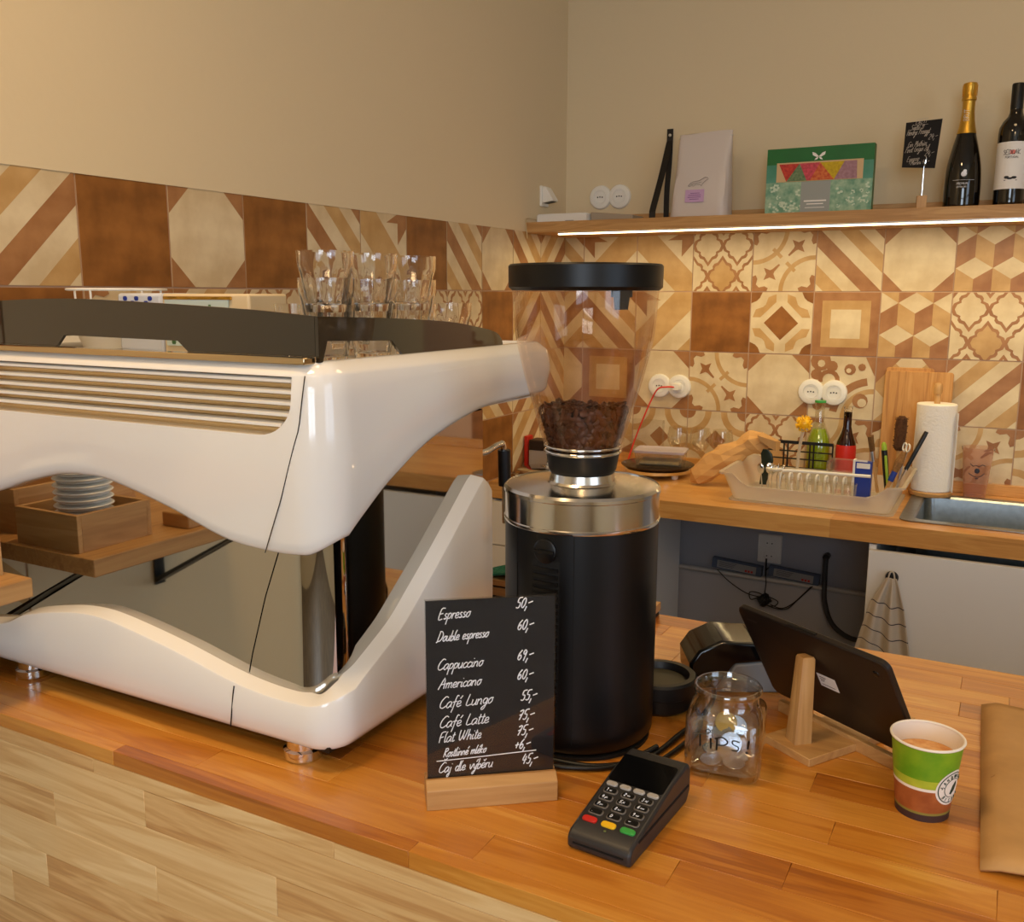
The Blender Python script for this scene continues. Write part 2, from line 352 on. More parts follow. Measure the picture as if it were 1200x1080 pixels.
# ------------------------------------------------------------ handwriting strokes (x-height 1, baseline 0)
G = {
 'a': (1.0, ['.85,.9 .5,1.05 .1,.7 .1,.15 .4,0 .8,.5 .88,.95', '.88,.95 .85,.2 1.05,.05']),
 'b': (.9, ['.15,2 .15,.1 .5,0 .8,.4 .6,.9 .2,.7']), 'c': (.85, ['.8,.8 .5,1 .1,.6 .2,.1 .55,0 .9,.25']),
 'e': (.85, ['.05,.45 .7,.6 .6,1 .2,.9 .1,.3 .4,0 .9,.25']), 'f': (.8, ['.9,1.9 .6,2 .45,1.4 .35,0 .2,-.9', '.05,.9 .8,1']),
 'g': (.95, ['.8,.9 .4,1 .1,.6 .3,.1 .7,.3 .85,.9 .7,-.5 .3,-1 .1,-.7 .6,-.2 1,.1']), 'h': (.95, ['.15,2 .1,0', '.12,.6 .5,1 .75,.7 .75,.1 .95,.05']),
 'i': (.5, ['.2,.95 .15,.2 .35,0 .5,.2', '.3,1.5 .32,1.6']), 'j': (.5, ['.3,.95 .25,-.6 0,-1 -.15,-.6 .4,0', '.35,1.5 .37,1.6']),
 'k': (.9, ['.15,2 .1,0', '.7,1 .15,.5 .8,0']), 'l': (.5, ['.3,2 .1,1.4 .15,.2 .3,0 .5,.2']),
 'm': (1.4, ['.1,1 .1,0', '.1,.6 .4,1 .6,.8 .6,0', '.6,.6 .9,1 1.15,.8 1.15,.1 1.35,.1']), 'n': (1.0, ['.1,1 .1,0', '.1,.6 .5,1 .75,.7 .75,.1 .95,.05']),
 'o': (.9, ['.5,1 .15,.7 .15,.2 .45,0 .8,.4 .75,.85 .5,1 .95,.95']), 'p': (.95, ['.2,1 .1,-1', '.15,.7 .5,1.05 .85,.7 .6,.1 .15,.15']),
 'r': (.75, ['.15,1 .15,0', '.15,.5 .4,.95 .75,.85']), 's': (.75, ['.65,.9 .35,1 .2,.7 .6,.4 .5,.05 .1,.05 .75,.2']),
 't': (.65, ['.35,1.7 .25,.2 .45,0 .7,.2', '.05,1.15 .65,1.25']), 'u': (1.0, ['.1,1 .1,.2 .4,0 .75,.4 .8,1', '.8,1 .8,.1 1,.05']),
 'v': (.9, ['.1,1 .4,0 .8,1 .95,.95']), 'w': (1.2, ['.1,1 .3,0 .6,.8 .85,0 1.1,1']), 'y': (.9, ['.1,1 .2,.3 .5,.1 .75,.9', '.78,1 .6,-.4 .3,-1 .1,-.7 .9,.1']),
 'z': (.8, ['.1,.95 .75,1 .1,0 .8,.1']), 'd': (1.0, ['.8,.8 .4,1 .1,.5 .4,0 .8,.4', '.9,2 .8,.1 1,.05']),
 'A': (1.4, ['0,-.1 .8,2 1.1,0', '.25,.75 1.3,.9']), 'C': (1.3, ['1.3,1.8 .8,2 .2,1.2 .2,.3 .7,0 1.3,.4']), 'D': (1.4, ['.4,2 .2,0', '0,-.2 .2,0 .9,.2 1.3,1.1 .9,1.9 .2,2']),
 'E': (1.2, ['1.1,2 .3,1.9 .2,0 1,.1', '.25,1 .9,1.1']), 'F': (1.2, ['1.2,2 .3,1.8 .3,0', '.1,.9 .9,1.1']), 'L': (1.1, ['.4,2 .2,.1 1.1,.2']),
 'R': (1.2, ['.3,2 .15,0', '.1,1.9 .8,2 1,1.5 .3,1 1.1,0']), 'W': (1.8, ['.1,2 .1,.8 .4,0 .8,.9 .9,1.9', '.9,.9 1.2,.1 1.6,2']), 'T': (1.2, ['0,1.9 1.3,2', '.65,2 .6,0']),
 'P': (1.1, ['.3,2 .2,0', '.1,1.8 .8,2 .9,1.3 .25,1']), 'I': (.5, ['.25,2 .2,0']), 'S': (1.0, ['.9,1.8 .5,2 .2,1.5 .8,.8 .6,.1 .1,.1']), 'O': (1.3, ['.7,2 .2,1.4 .3,.3 .8,0 1.2,.8 1,1.8 .7,2']),
 'K': (1.2, ['.2,2 .2,0', '1.1,2 .2,.9 1.1,0']), 'G': (1.3, ['1.2,1.7 .7,2 .2,1.3 .2,.5 .7,0 1.2,.5 1.2,.9 .7,.9']), 'U': (1.3, ['.2,2 .2,.5 .6,0 1.1,.5 1.1,2']), 'B': (1.2, ['.2,0 .2,2', '.2,2 .8,1.9 .9,1.4 .2,1.05 1,.8 .9,.2 .2,0']), 'H': (1.3, ['.2,2 .2,0', '1.1,2 1.1,0', '.2,1 1.1,1']), 'X': (1.2, ['.1,2 1.1,0', '1.1,2 .1,0']), 'Y': (1.2, ['.1,2 .6,1 1.1,2', '.6,1 .6,0']),
 'N': (1.3, ['.1,0 .2,2 1,0 1.1,2']), 'M': (1.5, ['.1,0 .3,2 .7,.6 1.1,2 1.3,0']),
 '0': (1.1, ['.6,1.7 .2,1.2 .2,.3 .6,0 .95,.6 .9,1.4 .6,1.7']), '1': (.6, ['.1,1.3 .4,1.7 .35,0']), '2': (1.0, ['.1,1.4 .5,1.7 .85,1.3 .1,0 .9,.05']),
 '3': (1.0, ['.1,1.6 .7,1.7 .4,1 .8,.6 .5,0 .1,.15']), '4': (1.1, ['.4,1.8 .1,.7 1,.8', '.8,1.4 .6,0']), '5': (1.1, ['1.1,1.8 .35,1.7 .25,1 .8,.9 .8,.2 .4,0 .1,.15']),
 '6': (1.1, ['.8,1.7 .3,1.1 .2,.3 .6,0 .9,.4 .7,.85 .25,.6']), '7': (1.1, ['.1,1.5 .9,1.7 .4,0', '.15,.8 .8,1']), '8': (1.0, ['.7,1.5 .4,1.7 .2,1.3 .75,.6 .6,0 .2,.3 .4,.9 .8,1.4 .6,1.7']), '9': (1.1, ['.8,1.4 .4,1.7 .15,1.2 .5,.9 .85,1.4 .7,.5 .55,-.2']),
 ',': (.4, ['.3,.2 .1,-.6']), '-': (1.1, ['.1,.75 1.1,1']), '+': (1.1, ['.1,.7 1,.8', '.6,1.2 .5,.2']), '!': (.5, ['.3,2 .2,.6', '.15,.05 .17,.15']), ' ': (.8, []), '.': (.4, ['.15,.0 .17,.1']),
}
ACC = {'\u00e9': ('e', 'a'), '\u00e1': ('a', 'a'), '\u00ed': ('i', 'a'), '\u010c': ('C', 'h'), '\u00fd': ('y', 'a'), '\u011b': ('e', 'h'), '\u016f': ('u', 'a')}
def write(mb, s, x, y, h, F, r, slant=0.25, rise=0.0, wid=1.0, mi=0):
    """strokes of text s along the 2-D frame F(u,v)->xyz"""
    x0 = x
    for ch in s:
        acc = None
        if ch in ACC: ch, acc = ACC[ch]
        w, st = G.get(ch, G[' '])
        st = list(st)
        if acc == 'a': st = st + ['.45,1.4 .75,1.9']
        if acc == 'h': st = st + (['.6,2.7 .85,2.4 1.2,2.8'] if ch == 'C' else ['.2,1.7 .45,1.4 .7,1.8'])
        for q in st:
            pts = [tuple(map(float, a.split(','))) for a in q.split()]
            P2 = crom([Vector((a, b, 0)) for a, b in pts], 3) if len(pts) > 2 else [Vector((a, b, 0)) for a, b in pts]
            P3 = []
            for p in P2:
                u = x + (p.x*wid + p.y*slant)*h; v = y + p.y*h + (u-x0)*rise
                P3.append(F(u, v))
            mb.tube(P3, r, 4, mi)
        x += w*h*wid*1.02
    return x

# ------------------------------------------------------------ the room
def struct(name, mb, m, parent=None, **k):
    return mb.build(name, m, parent, kind='structure' if parent is None else None, **k)
XR = 4.2; YF = -6.1
b = MB(); b.box(-0.2, XR+0.2, YF-0.2, 0.2, FLR-0.1, FLR); struct('floor', b, 'floor')
b = MB(); b.box(-0.2, XR+0.2, YF-0.2, 0.2, CEI, CEI+0.1); struct('ceiling', b, 'ceiling')
TOPT = 0.193     # upper edge of the tiling
b = MB(); b.box(-0.2, -0.0035, YF, 0.2, FLR, CEI); b.box(-0.01, 0.002, -6.1, 0.0, TOPT, CEI); b.box(-0.01, 0.002, YF, -2.596, FLR, TOPT)
wall_left = struct('wall_left', b, 'plaster')
b = MB(); b.box(0.0, XR, 0.0035, 0.2, FLR, CEI); b.box(0, XR, -0.002, 0.01, 0.2, CEI); wall_back = struct('wall_back', b, 'plaster')
b = MB(); b.box(0, XR, -0.002, 0.0032, FLR, -0.60); b.build('grey_wall_base', mat('grey_wall_tone', (168, 168, 174), .85), wall_back)  # wall below the worktop coloured grey
b = MB(); b.box(-0.005, -0.002, -2.596, 0.0, -0.62, TOPT); b.build('grout', 'grout', wall_left)
b = MB(); b.box(0.0, 2.3, 0.002, 0.005, -0.62, 0.2); b.build('grout', 'grout', wall_back)
# front wall with window_1, right wall with window_2
def wall_open(name, fixed, a0, a1, wa0, wa1, wz0, wz1, ax):
    b = MB()
    def bx(p0, p1, z0, z1):
        if ax == 'y': b.box(p0, p1, fixed-0.2, fixed, z0, z1)
        else: b.box(fixed, fixed+0.2, p0, p1, z0, z1)
    bx(a0, wa0, FLR, CEI); bx(wa1, a1, FLR, CEI); bx(wa0, wa1, FLR, wz0); bx(wa0, wa1, wz1, CEI)
    return struct(name, b, 'plaster')
wall_open('wall_front', YF, -0.2, XR+0.2, 1.7, 3.2, -0.65, 1.15, 'y')
wall_open('wall_right', XR, YF, 0.2, -4.45, -2.75, -0.65, 1.15, 'x')
def window(name, fixed, a0, a1, z0, z1, ax):
    t = bpy.data.objects.new(name, None); COL.objects.link(t); t['kind'] = 'structure'
    def part(nm, p0, p1, q0, q1, d0=0.05, d1=0.10, m='white'):
        b = MB()
        if ax == 'y': b.box(p0, p1, fixed-d1, fixed-d0, q0, q1)
        else: b.box(fixed+d0, fixed+d1, p0, p1, q0, q1)
        b.build(nm, m, t)
    part('frame_bar', a0, a0+0.06, z0, z1); part('frame_bar', a1-0.06, a1, z0, z1)
    part('frame_bar', a0, a1, z0, z0+0.06); part('frame_bar', a0, a1, z1-0.06, z1)
    mid = (a0+a1)/2
    part('mullion', mid-0.03, mid+0.03, z0, z1); part('mullion', a0, a1, z0+(z1-z0)*0.68, z0+(z1-z0)*0.68+0.05)
window('window_1', YF, 1.7, 3.2, -0.65, 1.15, 'y')
window('window_2', XR, -4.45, -2.75, -0.65, 1.15, 'x')

# ------------------------------------------------------------ patterned tiles
def clip(poly):
    for ax, v, sg in ((0, 0.0, 1), (0, 1.0, -1), (1, 0.0, 1), (1, 1.0, -1)):
        out = []
        for i in range(len(poly)):
            a = poly[i-1]; c = poly[i]
            ia = (a[ax]-v)*sg >= -1e-9; ic = (c[ax]-v)*sg >= -1e-9
            if ia != ic:
                t = (v-a[ax])/(c[ax]-a[ax]); out.append((a[0]+(c[0]-a[0])*t, a[1]+(c[1]-a[1])*t))
            if ic: out.append(c)
        poly = out
        if len(poly) < 3: return None
    q = []
    for p in poly:
        if not q or abs(p[0]-q[-1][0])+abs(p[1]-q[-1][1]) > 1e-6: q.append(p)
    return q if len(q) > 2 else None
def circ(cx, cy, r, n=20, a0=0, a1=360): return [(cx+r*math.cos(math.radians(a0+(a1-a0)*i/n)), cy+r*math.sin(math.radians(a0+(a1-a0)*i/n))) for i in range(n)]
def arcband(cx, cy, r0, r1, a0, a1, n=10):
    A = [math.radians(a0+(a1-a0)*i/n) for i in range(n+1)]
    return [[(cx+r0*math.cos(p), cy+r0*math.sin(p)), (cx+r1*math.cos(p), cy+r1*math.sin(p)), (cx+r1*math.cos(q), cy+r1*math.sin(q)), (cx+r0*math.cos(q), cy+r0*math.sin(q))] for p, q in zip(A, A[1:])]
def diag(s0, s1):  # band s0 < u+v < s1, running like a backslash
    return [(s0+2, -2), (s1+2, -2), (s1-3, 3), (s0-3, 3)]
def lantern(cx, cy, w, h, s):
    base = [(0, 1), (.16, .82), (.30, .66), (.52, .60), (.62, .48), (.60, .36), (.86, .26), (1, 0)]
    q = base + [(x, -y) for x, y in reversed(base[:-1])] + [(-x, -y) for x, y in base[1:]] + [(-x, y) for x, y in reversed(base[1:-1])]
    return [(cx+x*w*s, cy+y*h*s) for x, y in q]
def star(cx, cy, r, rot=0):
    return [(cx+(r if i % 2 == 0 else r*.42)*math.cos(math.radians(45*i+rot)), cy+(r if i % 2 == 0 else r*.42)*math.sin(math.radians(45*i+rot))) for i in range(8)]
def pattern(k):
    if k == 'solid': return 'brown', []
    if k == 'octagon':
        c = .29; return 'cream', [('rust', p) for p in ([(0, 0), (c, 0), (0, c)], [(1, 0), (1, c), (1-c, 0)], [(1, 1), (1-c, 1), (1, 1-c)], [(0, 1), (0, 1-c), (c, 1)])]
    if k == 'stripes': return 'cream', [('tan', diag(.12, .42)), ('rust', diag(.70, 1.0)), ('tan', diag(1.28, 1.56)), ('rust', diag(1.80, 2.1))]
    if k == 'cubes':
        out = []; w = .25; h = .16; H = .34
        for i in range(-1, 4):
            for j, cy in enumerate((1.34, .84, .34, -.16)):
                cx = .5*i + (.25 if j % 2 == 0 else 0)
                out.append(('tan', [(cx-w, cy), (cx, cy-h), (cx, cy-h-H), (cx-w, cy-H)]))
                out.append(('rust', [(cx+w, cy), (cx+w, cy-H), (cx, cy-h-H), (cx, cy-h)]))
        return 'cream', out
    if k == 'squares':
        sq = lambda a: [(a, a), (1-a, a), (1-a, 1-a), (a, 1-a)]
        return 'rust', [('tan', sq(.13)), ('cream', sq(.27))]
    if k == 'diamond':
        out = [('brown', [(.5, .22), (.78, .5), (.5, .78), (.22, .5)])]
        for sx, sy in ((1, 1), (-1, 1), (-1, -1), (1, -1)):
            f = lambda q: [(.5+sx*x, .5+sy*y) for x, y in q]
            out.append(('tan', f([(.09, .34), (.34, .09), (.47, .09), (.42, .22), (.30, .26), (.26, .30), (.22, .42), (.09, .47)])))
            out.append(('brown', f([(.5, .32), (.41, .36), (.36, .41), (.32, .5), (.5, .5)])))
        return 'cream', out
    if k == 'arabesque':
        out = []
        for j, cy in enumerate((1.25, .75, .25, -.25)):
            for i in range(-1, 4):
                cx = .5*i + (.25 if j % 2 else 0)
                out.append(('rust', lantern(cx, cy, .27, .34, 1.0)))
        for j, cy in enumerate((1.25, .75, .25, -.25)):
            for i in range(-1, 4):
                cx = .5*i + (.25 if j % 2 else 0)
                out.append(('tan' if (i+j) % 3 == 0 else 'cream', lantern(cx, cy, .27, .34, .80)))
        return 'cream', out
    if k == 'circles':
        out = [('tan', q) for q in arcband(0, 1, .50, .57, -90, 0) + arcband(1, 0, .50, .57, 90, 180)]
        out.append(('tan', [(.30, .66), (.34, .70), (.70, .34), (.66, .30)]))
        out += [('cream', [(.42, .50), (.50, .58), (.58, .50), (.50, .42)])]
        out += [('rust', star(.72, .72, .14, 45)), ('rust', star(.28, .28, .14, 45)), ('rust', [(.30, .34), (.34, .30), (.44, .42), (.42, .44)]), ('rust', [(.70, .66), (.66, .70), (.56, .58), (.58, .56)])]
        for cx, cy in ((0, 0), (1, 0), (1, 1), (0, 1)):
            sx = 1 if cx == 0 else -1; sy = 1 if cy == 0 else -1
            out.append(('rust', [(cx, cy)] + [(cx+sx*x, cy+sy*y) for x, y in ((.24, 0), (.26, .05), (.20, .08), (.11, .06), (.06, .11), (.08, .20), (.05, .26), (0, .24))]))
        return 'cream', out
    if k == 'bigband':
        return 'cream', [('tan', diag(.70, 1.30)), ('rust', [(1, 1), (.84, 1), (.55, .86), (.80, .86), (.80, .58), (1, .80)]), ('tan', diag(-.1, .22))]
    if k == 'swirl':
        out = [('tan', q) for q in arcband(1, 0, .42, .50, 90, 180)] + [('rust', q) for q in arcband(1, 0, .56, .68, 100, 170)] + [('rust', q) for q in arcband(.30, .62, .10, .17, -60, 200)]
        out += [('rust', circ(.16, .92, .16, 12)), ('rust', circ(.34, .84, .09, 10)), ('rust', circ(.10, .70, .09, 10)), ('cream', circ(.17, .88, .06, 8)),
                ('rust', circ(.80, .30, .12, 12)), ('cream', circ(.83, .27, .07, 10)), ('rust', circ(.62, .80, .09, 10)), ('rust', circ(.80, .84, .06, 8)), ('cream', circ(.60, .78, .04, 8)),
                ('rust', circ(.30, .28, .12, 10)), ('rust', circ(.14, .20, .08, 10)), ('cream', circ(.30, .28, .05, 8)), ('rust', [(.85, 1), (1, 1), (1, .7)])]
        return 'cream', out
    if k == 'triangles':
        return 'tan', [('cream', [(.2, 1), (.5, .7), (.8, 1)]), ('rust', [(0, 1), (0, .6), (.35, 1)]), ('rust', [(1, 1), (1, .6), (.65, 1)]), ('cream', [(0, .5), (.25, .25), (0, 0)]), ('rust', [(.5, .6), (.75, .3), (.5, 0), (.25, .3)]), ('cream', [(1, .5), (.75, .25), (1, 0)])]
    if k == 'rings':
        out = []
        for cx, cy in ((0, 0), (1, 0), (1, 1), (0, 1)):
            out.append(('tan', circ(cx, cy, .42, 24))); out.append(('cream', circ(cx, cy, .31, 24))); out.append(('rust', circ(cx, cy, .14, 16)))
        out.append(('rust', [(.5, .68), (.68, .5), (.5, .32), (.32, .5)]))
        return 'cream', out
TM = {}
TMATS = ['cream', 'tan', 'rust', 'brown', 'tile_edge']
def tile_mesh(kind, fx, u0=0.0, u1=1.0, v1=1.0):
    key = (kind, fx, u0, u1, v1)
    if key in TM: return TM[key]
    T = 0.2; g = 0.0014
    base, lay = pattern(kind)
    mb = MB(); s = T-2*g
    f = lambda u, v, w: (g+(1-u if fx else u)*s, -w, g+v*s)
    mb.prism([(0, 0), (1, 0), (1, 1), (0, 1)], f, -0.006, 4)
    mb.prism([(0.002, .002), (.998, .002), (.998, .998), (.002, .998)], f, 0.0004, TMATS.index(base))
    for i, (c, q) in enumerate(lay):
        q = clip(q)
        if not q: continue
        q = [(0.002+.996*a, .002+.996*b_) for a, b_ in q]
        w = 0.0005 + 0.00003*(i+1)
        n = len(q); vs = [f(u, v, w) for u, v in q]
        if fx: vs.reverse()
        # orient towards -y
        area2 = sum(vs[i_-1][0]*vs[i_][2]-vs[i_][0]*vs[i_-1][2] for i_ in range(n))
        if area2 < 0: vs.reverse()
        mb.add(vs, [tuple(range(n))], TMATS.index(c))
    me = bpy.data.meshes.new('tile'); me.from_pydata(mb.v, [], mb.f)
    for m in TMATS: me.materials.append(M[m])
    me.polygons.foreach_set('material_index', mb.mi)
    if u1 < 1 or v1 < 1 or u0 > 0:
        bm = bmesh.new(); bm.from_mesh(me)
        for co, no, do in (((T*u1, 0, 0), (1, 0, 0), u1 < 1), ((T*u0, 0, 0), (-1, 0, 0), u0 > 0), ((0, 0, T*v1), (0, 0, 1), v1 < 1)):
            if do:
                geo = bm.verts[:]+bm.edges[:]+bm.faces[:]
                bmesh.ops.bisect_plane(bm, geom=geo, plane_co=co, plane_no=no, clear_outer=True)
        bm.to_mesh(me); bm.free()
    me.update(); TM[key] = me
    return me
def tile(wall, kind, fx, loc, rz, **k):
    o = bpy.data.objects.new('tile', tile_mesh(kind, fx, **k)); COL.objects.link(o)
    o.parent = wall; o.location = loc; o.rotation_euler = (0, 0, rz)
S, O_, D, BK = 'solid', 'octagon', 'stripes', 'bigband'
back = {
 0: [(D, 0), (BK, 1), (BK, 0), ('arabesque', 0), ('circles', 0), (D, 0), (O_, 0), ('cubes', 0), (BK, 0), (S, 0), ('arabesque', 0)],
 1: [(D, 1), (D, 0), (BK, 1), (S, 0), ('diamond', 0), ('squares', 0), ('cubes', 0), ('arabesque', 0), (O_, 0), (D, 0), ('circles', 0)],
 2: [(O_, 0), ('squares', 0), (O_, 0), ('circles', 1), (O_, 0), ('swirl', 0), ('triangles', 0), (D, 1), (S, 0), ('cubes', 0), (BK, 1)],
 3: [(D, 0), ('cubes', 0), ('rings', 0), ('rings', 0), ('arabesque', 0), ('circles', 0), ('diamond', 0), ('circles', 0), ('rings', 0), (O_, 0), (S, 0)]}
for r, row in back.items():
    for c, (k, fx) in enumerate(row):
        x = -0.1249 + 0.2*c
        kw = {'u0': 0.6245} if c == 0 else {}
        tile(wall_back, k, fx, (x, 0, -0.2*r), 0, **kw)
left = {
 0: [(S, 0), (D, 0), (D, 1), (S, 0), (O_, 0), (S, 0), (D, 0), (BK, 0), (S, 0), (D, 0), (O_, 0), (D, 0), (D, 1)],
 1: [(D, 0), (O_, 0), (S, 0), ('circles', 0), (D, 1), ('arabesque', 0), ('diamond', 0), (D, 0), ('arabesque', 0), ('arabesque', 1), (S, 0), (D, 1), (D, 0)],
 2: [(S, 0), (D, 0), (O_, 0), (D, 0), ('cubes', 0), (S, 0), ('circles', 0), (O_, 0), ('squares', 0), (D, 1), (D, 0), (D, 1), (D, 0)],
 3: [(D, 1), ('cubes', 0), (S, 0), (O_, 0), (D, 0), ('arabesque', 0), (S, 0), ('cubes', 0), (D, 1), (O_, 0), (S, 0), (D, 1), ('rings', 0)]}
for r, row in left.items():
    for c, (k, fx) in enumerate(row):
        kw = {'v1': 0.965} if r == 0 else {}
        tile(wall_left, k, fx, (0, -2.594+0.2*c, -0.2*r), PI/2, **kw)

# ------------------------------------------------------------ bar and kitchen worktop out of glued staves
def staves(parent, x0, x1, rows, lenr, orient, mat_, seed, hole=None, name='stave'):
    """rows: list of (a, b) intervals across; orient 'top' (z, thickness) or 'front' (y)"""
    rnd = random.Random(seed)
    for (a, b_) in rows:
        x = x0 - rnd.uniform(0, lenr[1]*0.8)
        while x < x1:
            L = rnd.uniform(*lenr); s = max(x, x0); e = min(x+L, x1)
            x += L
            if e - s < 0.01: continue
            segs = [(s, e)]
            if hole and b_ > hole[2]+1e-6 and a < hole[3]-1e-6:
                segs = [(s, min(e, hole[0])), (max(s, hole[1]), e)]
            for s_, e_ in segs:
                if e_-s_ < 0.004: continue
                g = 0.0001; mb = MB(); w = (b_-a)/2; l = (e_-s_)/2
                if orient[0] == 'top':
                    mb.box(-l+g, l-g, -w+g, w-g, -orient[2], 0); loc = ((s_+e_)/2, (a+b_)/2, orient[1])
                else:
                    mb.box(-l+g, l-g, 0, orient[2], -w+g, w-g); loc = ((s_+e_)/2, orient[1], (a+b_)/2)
                mb.build(name, mat_, parent, bevel=0.0004, seg=1, loc=loc)
def frange(a, b_, s):
    out = []
    while a < b_-1e-6: out.append((a, min(a+s, b_))); a += s
    return out
BX1 = 2.1
bar = thing('bar_counter', 'long wooden bar counter of glued butcher block staves in the foreground', 'counter', (0, 0, 0))
b = MB(); b.box(0.004, BX1-0.003, -2.436, -1.722, BAR-0.045, BAR-0.018); b.box(0.004, BX1-0.003, -2.436, -2.40, FLR, BAR-0.03); b.box(BX1-0.04, BX1-0.004, -2.40, -1.76, FLR, BAR-0.04)
b.build('core', 'dark_core', bar)
staves(bar, 0.003, BX1, [(-2.457, -2.439)] + frange(-2.439, -1.72, 0.045), (0.18, 0.55), ('top', BAR, 0.0175), 'bar_wood_warm_lit', 3)
staves(bar, 0.003, BX1, list(reversed([(z-0.045, z) for z in [BAR-0.0355-0.045*i for i in range(21)] if z-0.045 > FLR])), (0.2, 0.6), ('front', -2.457, 0.02), 'front_wood_cool_lit', 5)
staves(bar, 0.003, BX1, [(BAR-0.0353, BAR-0.0178)], (0.3, 0.7), ('front', -2.457, 0.02), 'front_wood_cool_lit', 8)

wt = thing('kitchen_worktop', 'wooden butcher block worktop running along the tiled back wall', 'worktop', (0, 0, 0))
HOLE = (1.245, 1.76, -0.47, -0.11)
staves(wt, 0.003, 2.3, [(-0.56, -0.515), (-0.515, -0.47)] + frange(-0.47, -0.11, 0.045) + [(-0.11, -0.06), (-0.06, -0.003)], (0.3, 0.8), ('top', CTR, 0.052), 'worktop_wood', 11, HOLE)
b = MB(); b.box(0.003, 2.3, -0.018, -0.001, CTR+0.0005, CTR+0.034); b.build('upstand', 'worktop_wood', wt, bevel=0.001)

# sink
sk = thing('kitchen_sink', 'stainless steel sink set into the wooden worktop below the paper towel roll', 'sink', (1.505, -0.29, CTR))
b = MB()
R = lambda w, d, z, r=0.03: rrect(0, 0, w, d, r, 5, z)
b.rings([R(.575, .405, 0.0015), R(.575, .405, 0.0035), R(.51, .345, 0.0035), R(.50, .335, -0.002), R(.485, .32, -0.13, .04), R(.44, .27, -0.145, .05)], False, True)
b.build('basin', 'sink', sk, smooth=30)
b = MB(); b.lathe([(0.0, -.1435), (0.035, -.1435), (0.04, -.1445)], 24, cap0=False, cap1=False); b.build('drain', 'chrome', sk, smooth=30)

# ------------------------------------------------------------ cupboards under the worktop
def cupboard(name, label, x0, x1, drawer=False):
    t = thing(name, label, 'cabinet', (x0, -0.55, FLR))
    w = x1-x0; H = CTR-0.058-FLR
    b = MB(); b.box(0, w, 0.002, 0.53, 0.08, 0.10); b.box(0, .018, 0.002, 0.53, 0.1, H); b.box(w-.018, w, 0.002, 0.53, 0.1, H); b.box(.018, w-.018, .52, .53, .1, H-.2); b.box(.018, w-.018, .002, .015, .1, H-.02); b.box(0.01, w-0.01, 0.04, 0.5, 0.0, 0.08); b.build('carcass', 'white', t)
    return t, w, H
M['door'] = mat('cabinet_door', (226, 222, 216), 0.45)
t, w, H = cupboard('kitchen_cabinet', 'white kitchen cabinet with black knob under the sink, tea towel hanging on it', 1.157, 2.25)
b = MB(); b.box(0.002, w/2-.001, -0.018, 0.0, 0.085, H-0.012); d_ = b.build('door', 'door', t, bevel=0.0015)
b = MB(); b.at(Matrix.Translation((0.065, -0.018, H-0.072)) @ Matrix.Rotation(PI/2, 4, 'X')); b.lathe([(0.006, 0), (0.006, .012), (0.015, .014), (0.0165, .020), (0.014, .026), (0.004, .028)], 24)
b.build('knob', 'black', d_, smooth=40, label='round black knob')
b = MB(); b.box(w/2+.001, w-.002, -0.018, 0.0, 0.085, H-0.012); b.build('door', 'door', t, bevel=0.0015)
t, w, H = cupboard('kitchen_cabinet', 'white drawer cabinet under the worktop at the left wall, behind the coffee machine', 0.004, 0.47)
z0 = H
for dz in (0.145, 0.28, 0.30):
    b = MB(); b.box(0.002, w-.002, -0.018, 0.0, max(0.085, z0-dz), z0-0.003); b.build('drawer_front', 'door', t, bevel=0.0015); z0 -= dz

# tea towel on the knob
KX, KZ = 1.222, CTR-0.058-0.072
tw = thing('tea_towel', 'striped beige tea towel hanging from the black cabinet knob', 'towel', (KX, -0.60, KZ))
b = MB(); nU, nV = 26, 96
vs = []
for j in range(nV+1):
    v = j/nV
    wl = interp([(0, .012), (.08, .022), (.3, .048), (1, .085)], v); wr = interp([(0, .012), (.08, .020), (.3, .038), (1, .072)], v)
    L = 0.255
    for i in range(nU+1):
        u = i/nU
        x = -wl + (wl+wr)*u
        y = 0.010*math.sin(u*PI*5+1.2)*min(1, v*3+.25) - 0.012*math.sin(v*PI)*0.6
        z = -v*L*(1-0.05*math.cos(u*PI*2)) + 0.020*math.sin(u*PI*1.5+.4)*v - 0.012*u*v
        vs.append((x, y, z))
fs = [(j*(nU+1)+i, j*(nU+1)+i+1, (j+1)*(nU+1)+i+1, (j+1)*(nU+1)+i) for j in range(nV) for i in range(nU)]
b.add(vs, fs)
b.mi = [1 if ((f[0]//(nU+1)) % 15 == 11 and f[0]//(nU+1) > 18) else 0 for f in b.f]
o = b.build('cloth', ['cloth', 'cloth_line'], tw, smooth=60); md = o.modifiers.new('s', 'SOLIDIFY'); md.thickness = 0.002
b = MB(); b.tube([(-.008, .004, -.004), (-.004, .006, .014), (0.004, .006, .014), (.008, .004, -.004)], .0022, 6, smooth=5); b.build('loop', 'cloth', tw, smooth=60)

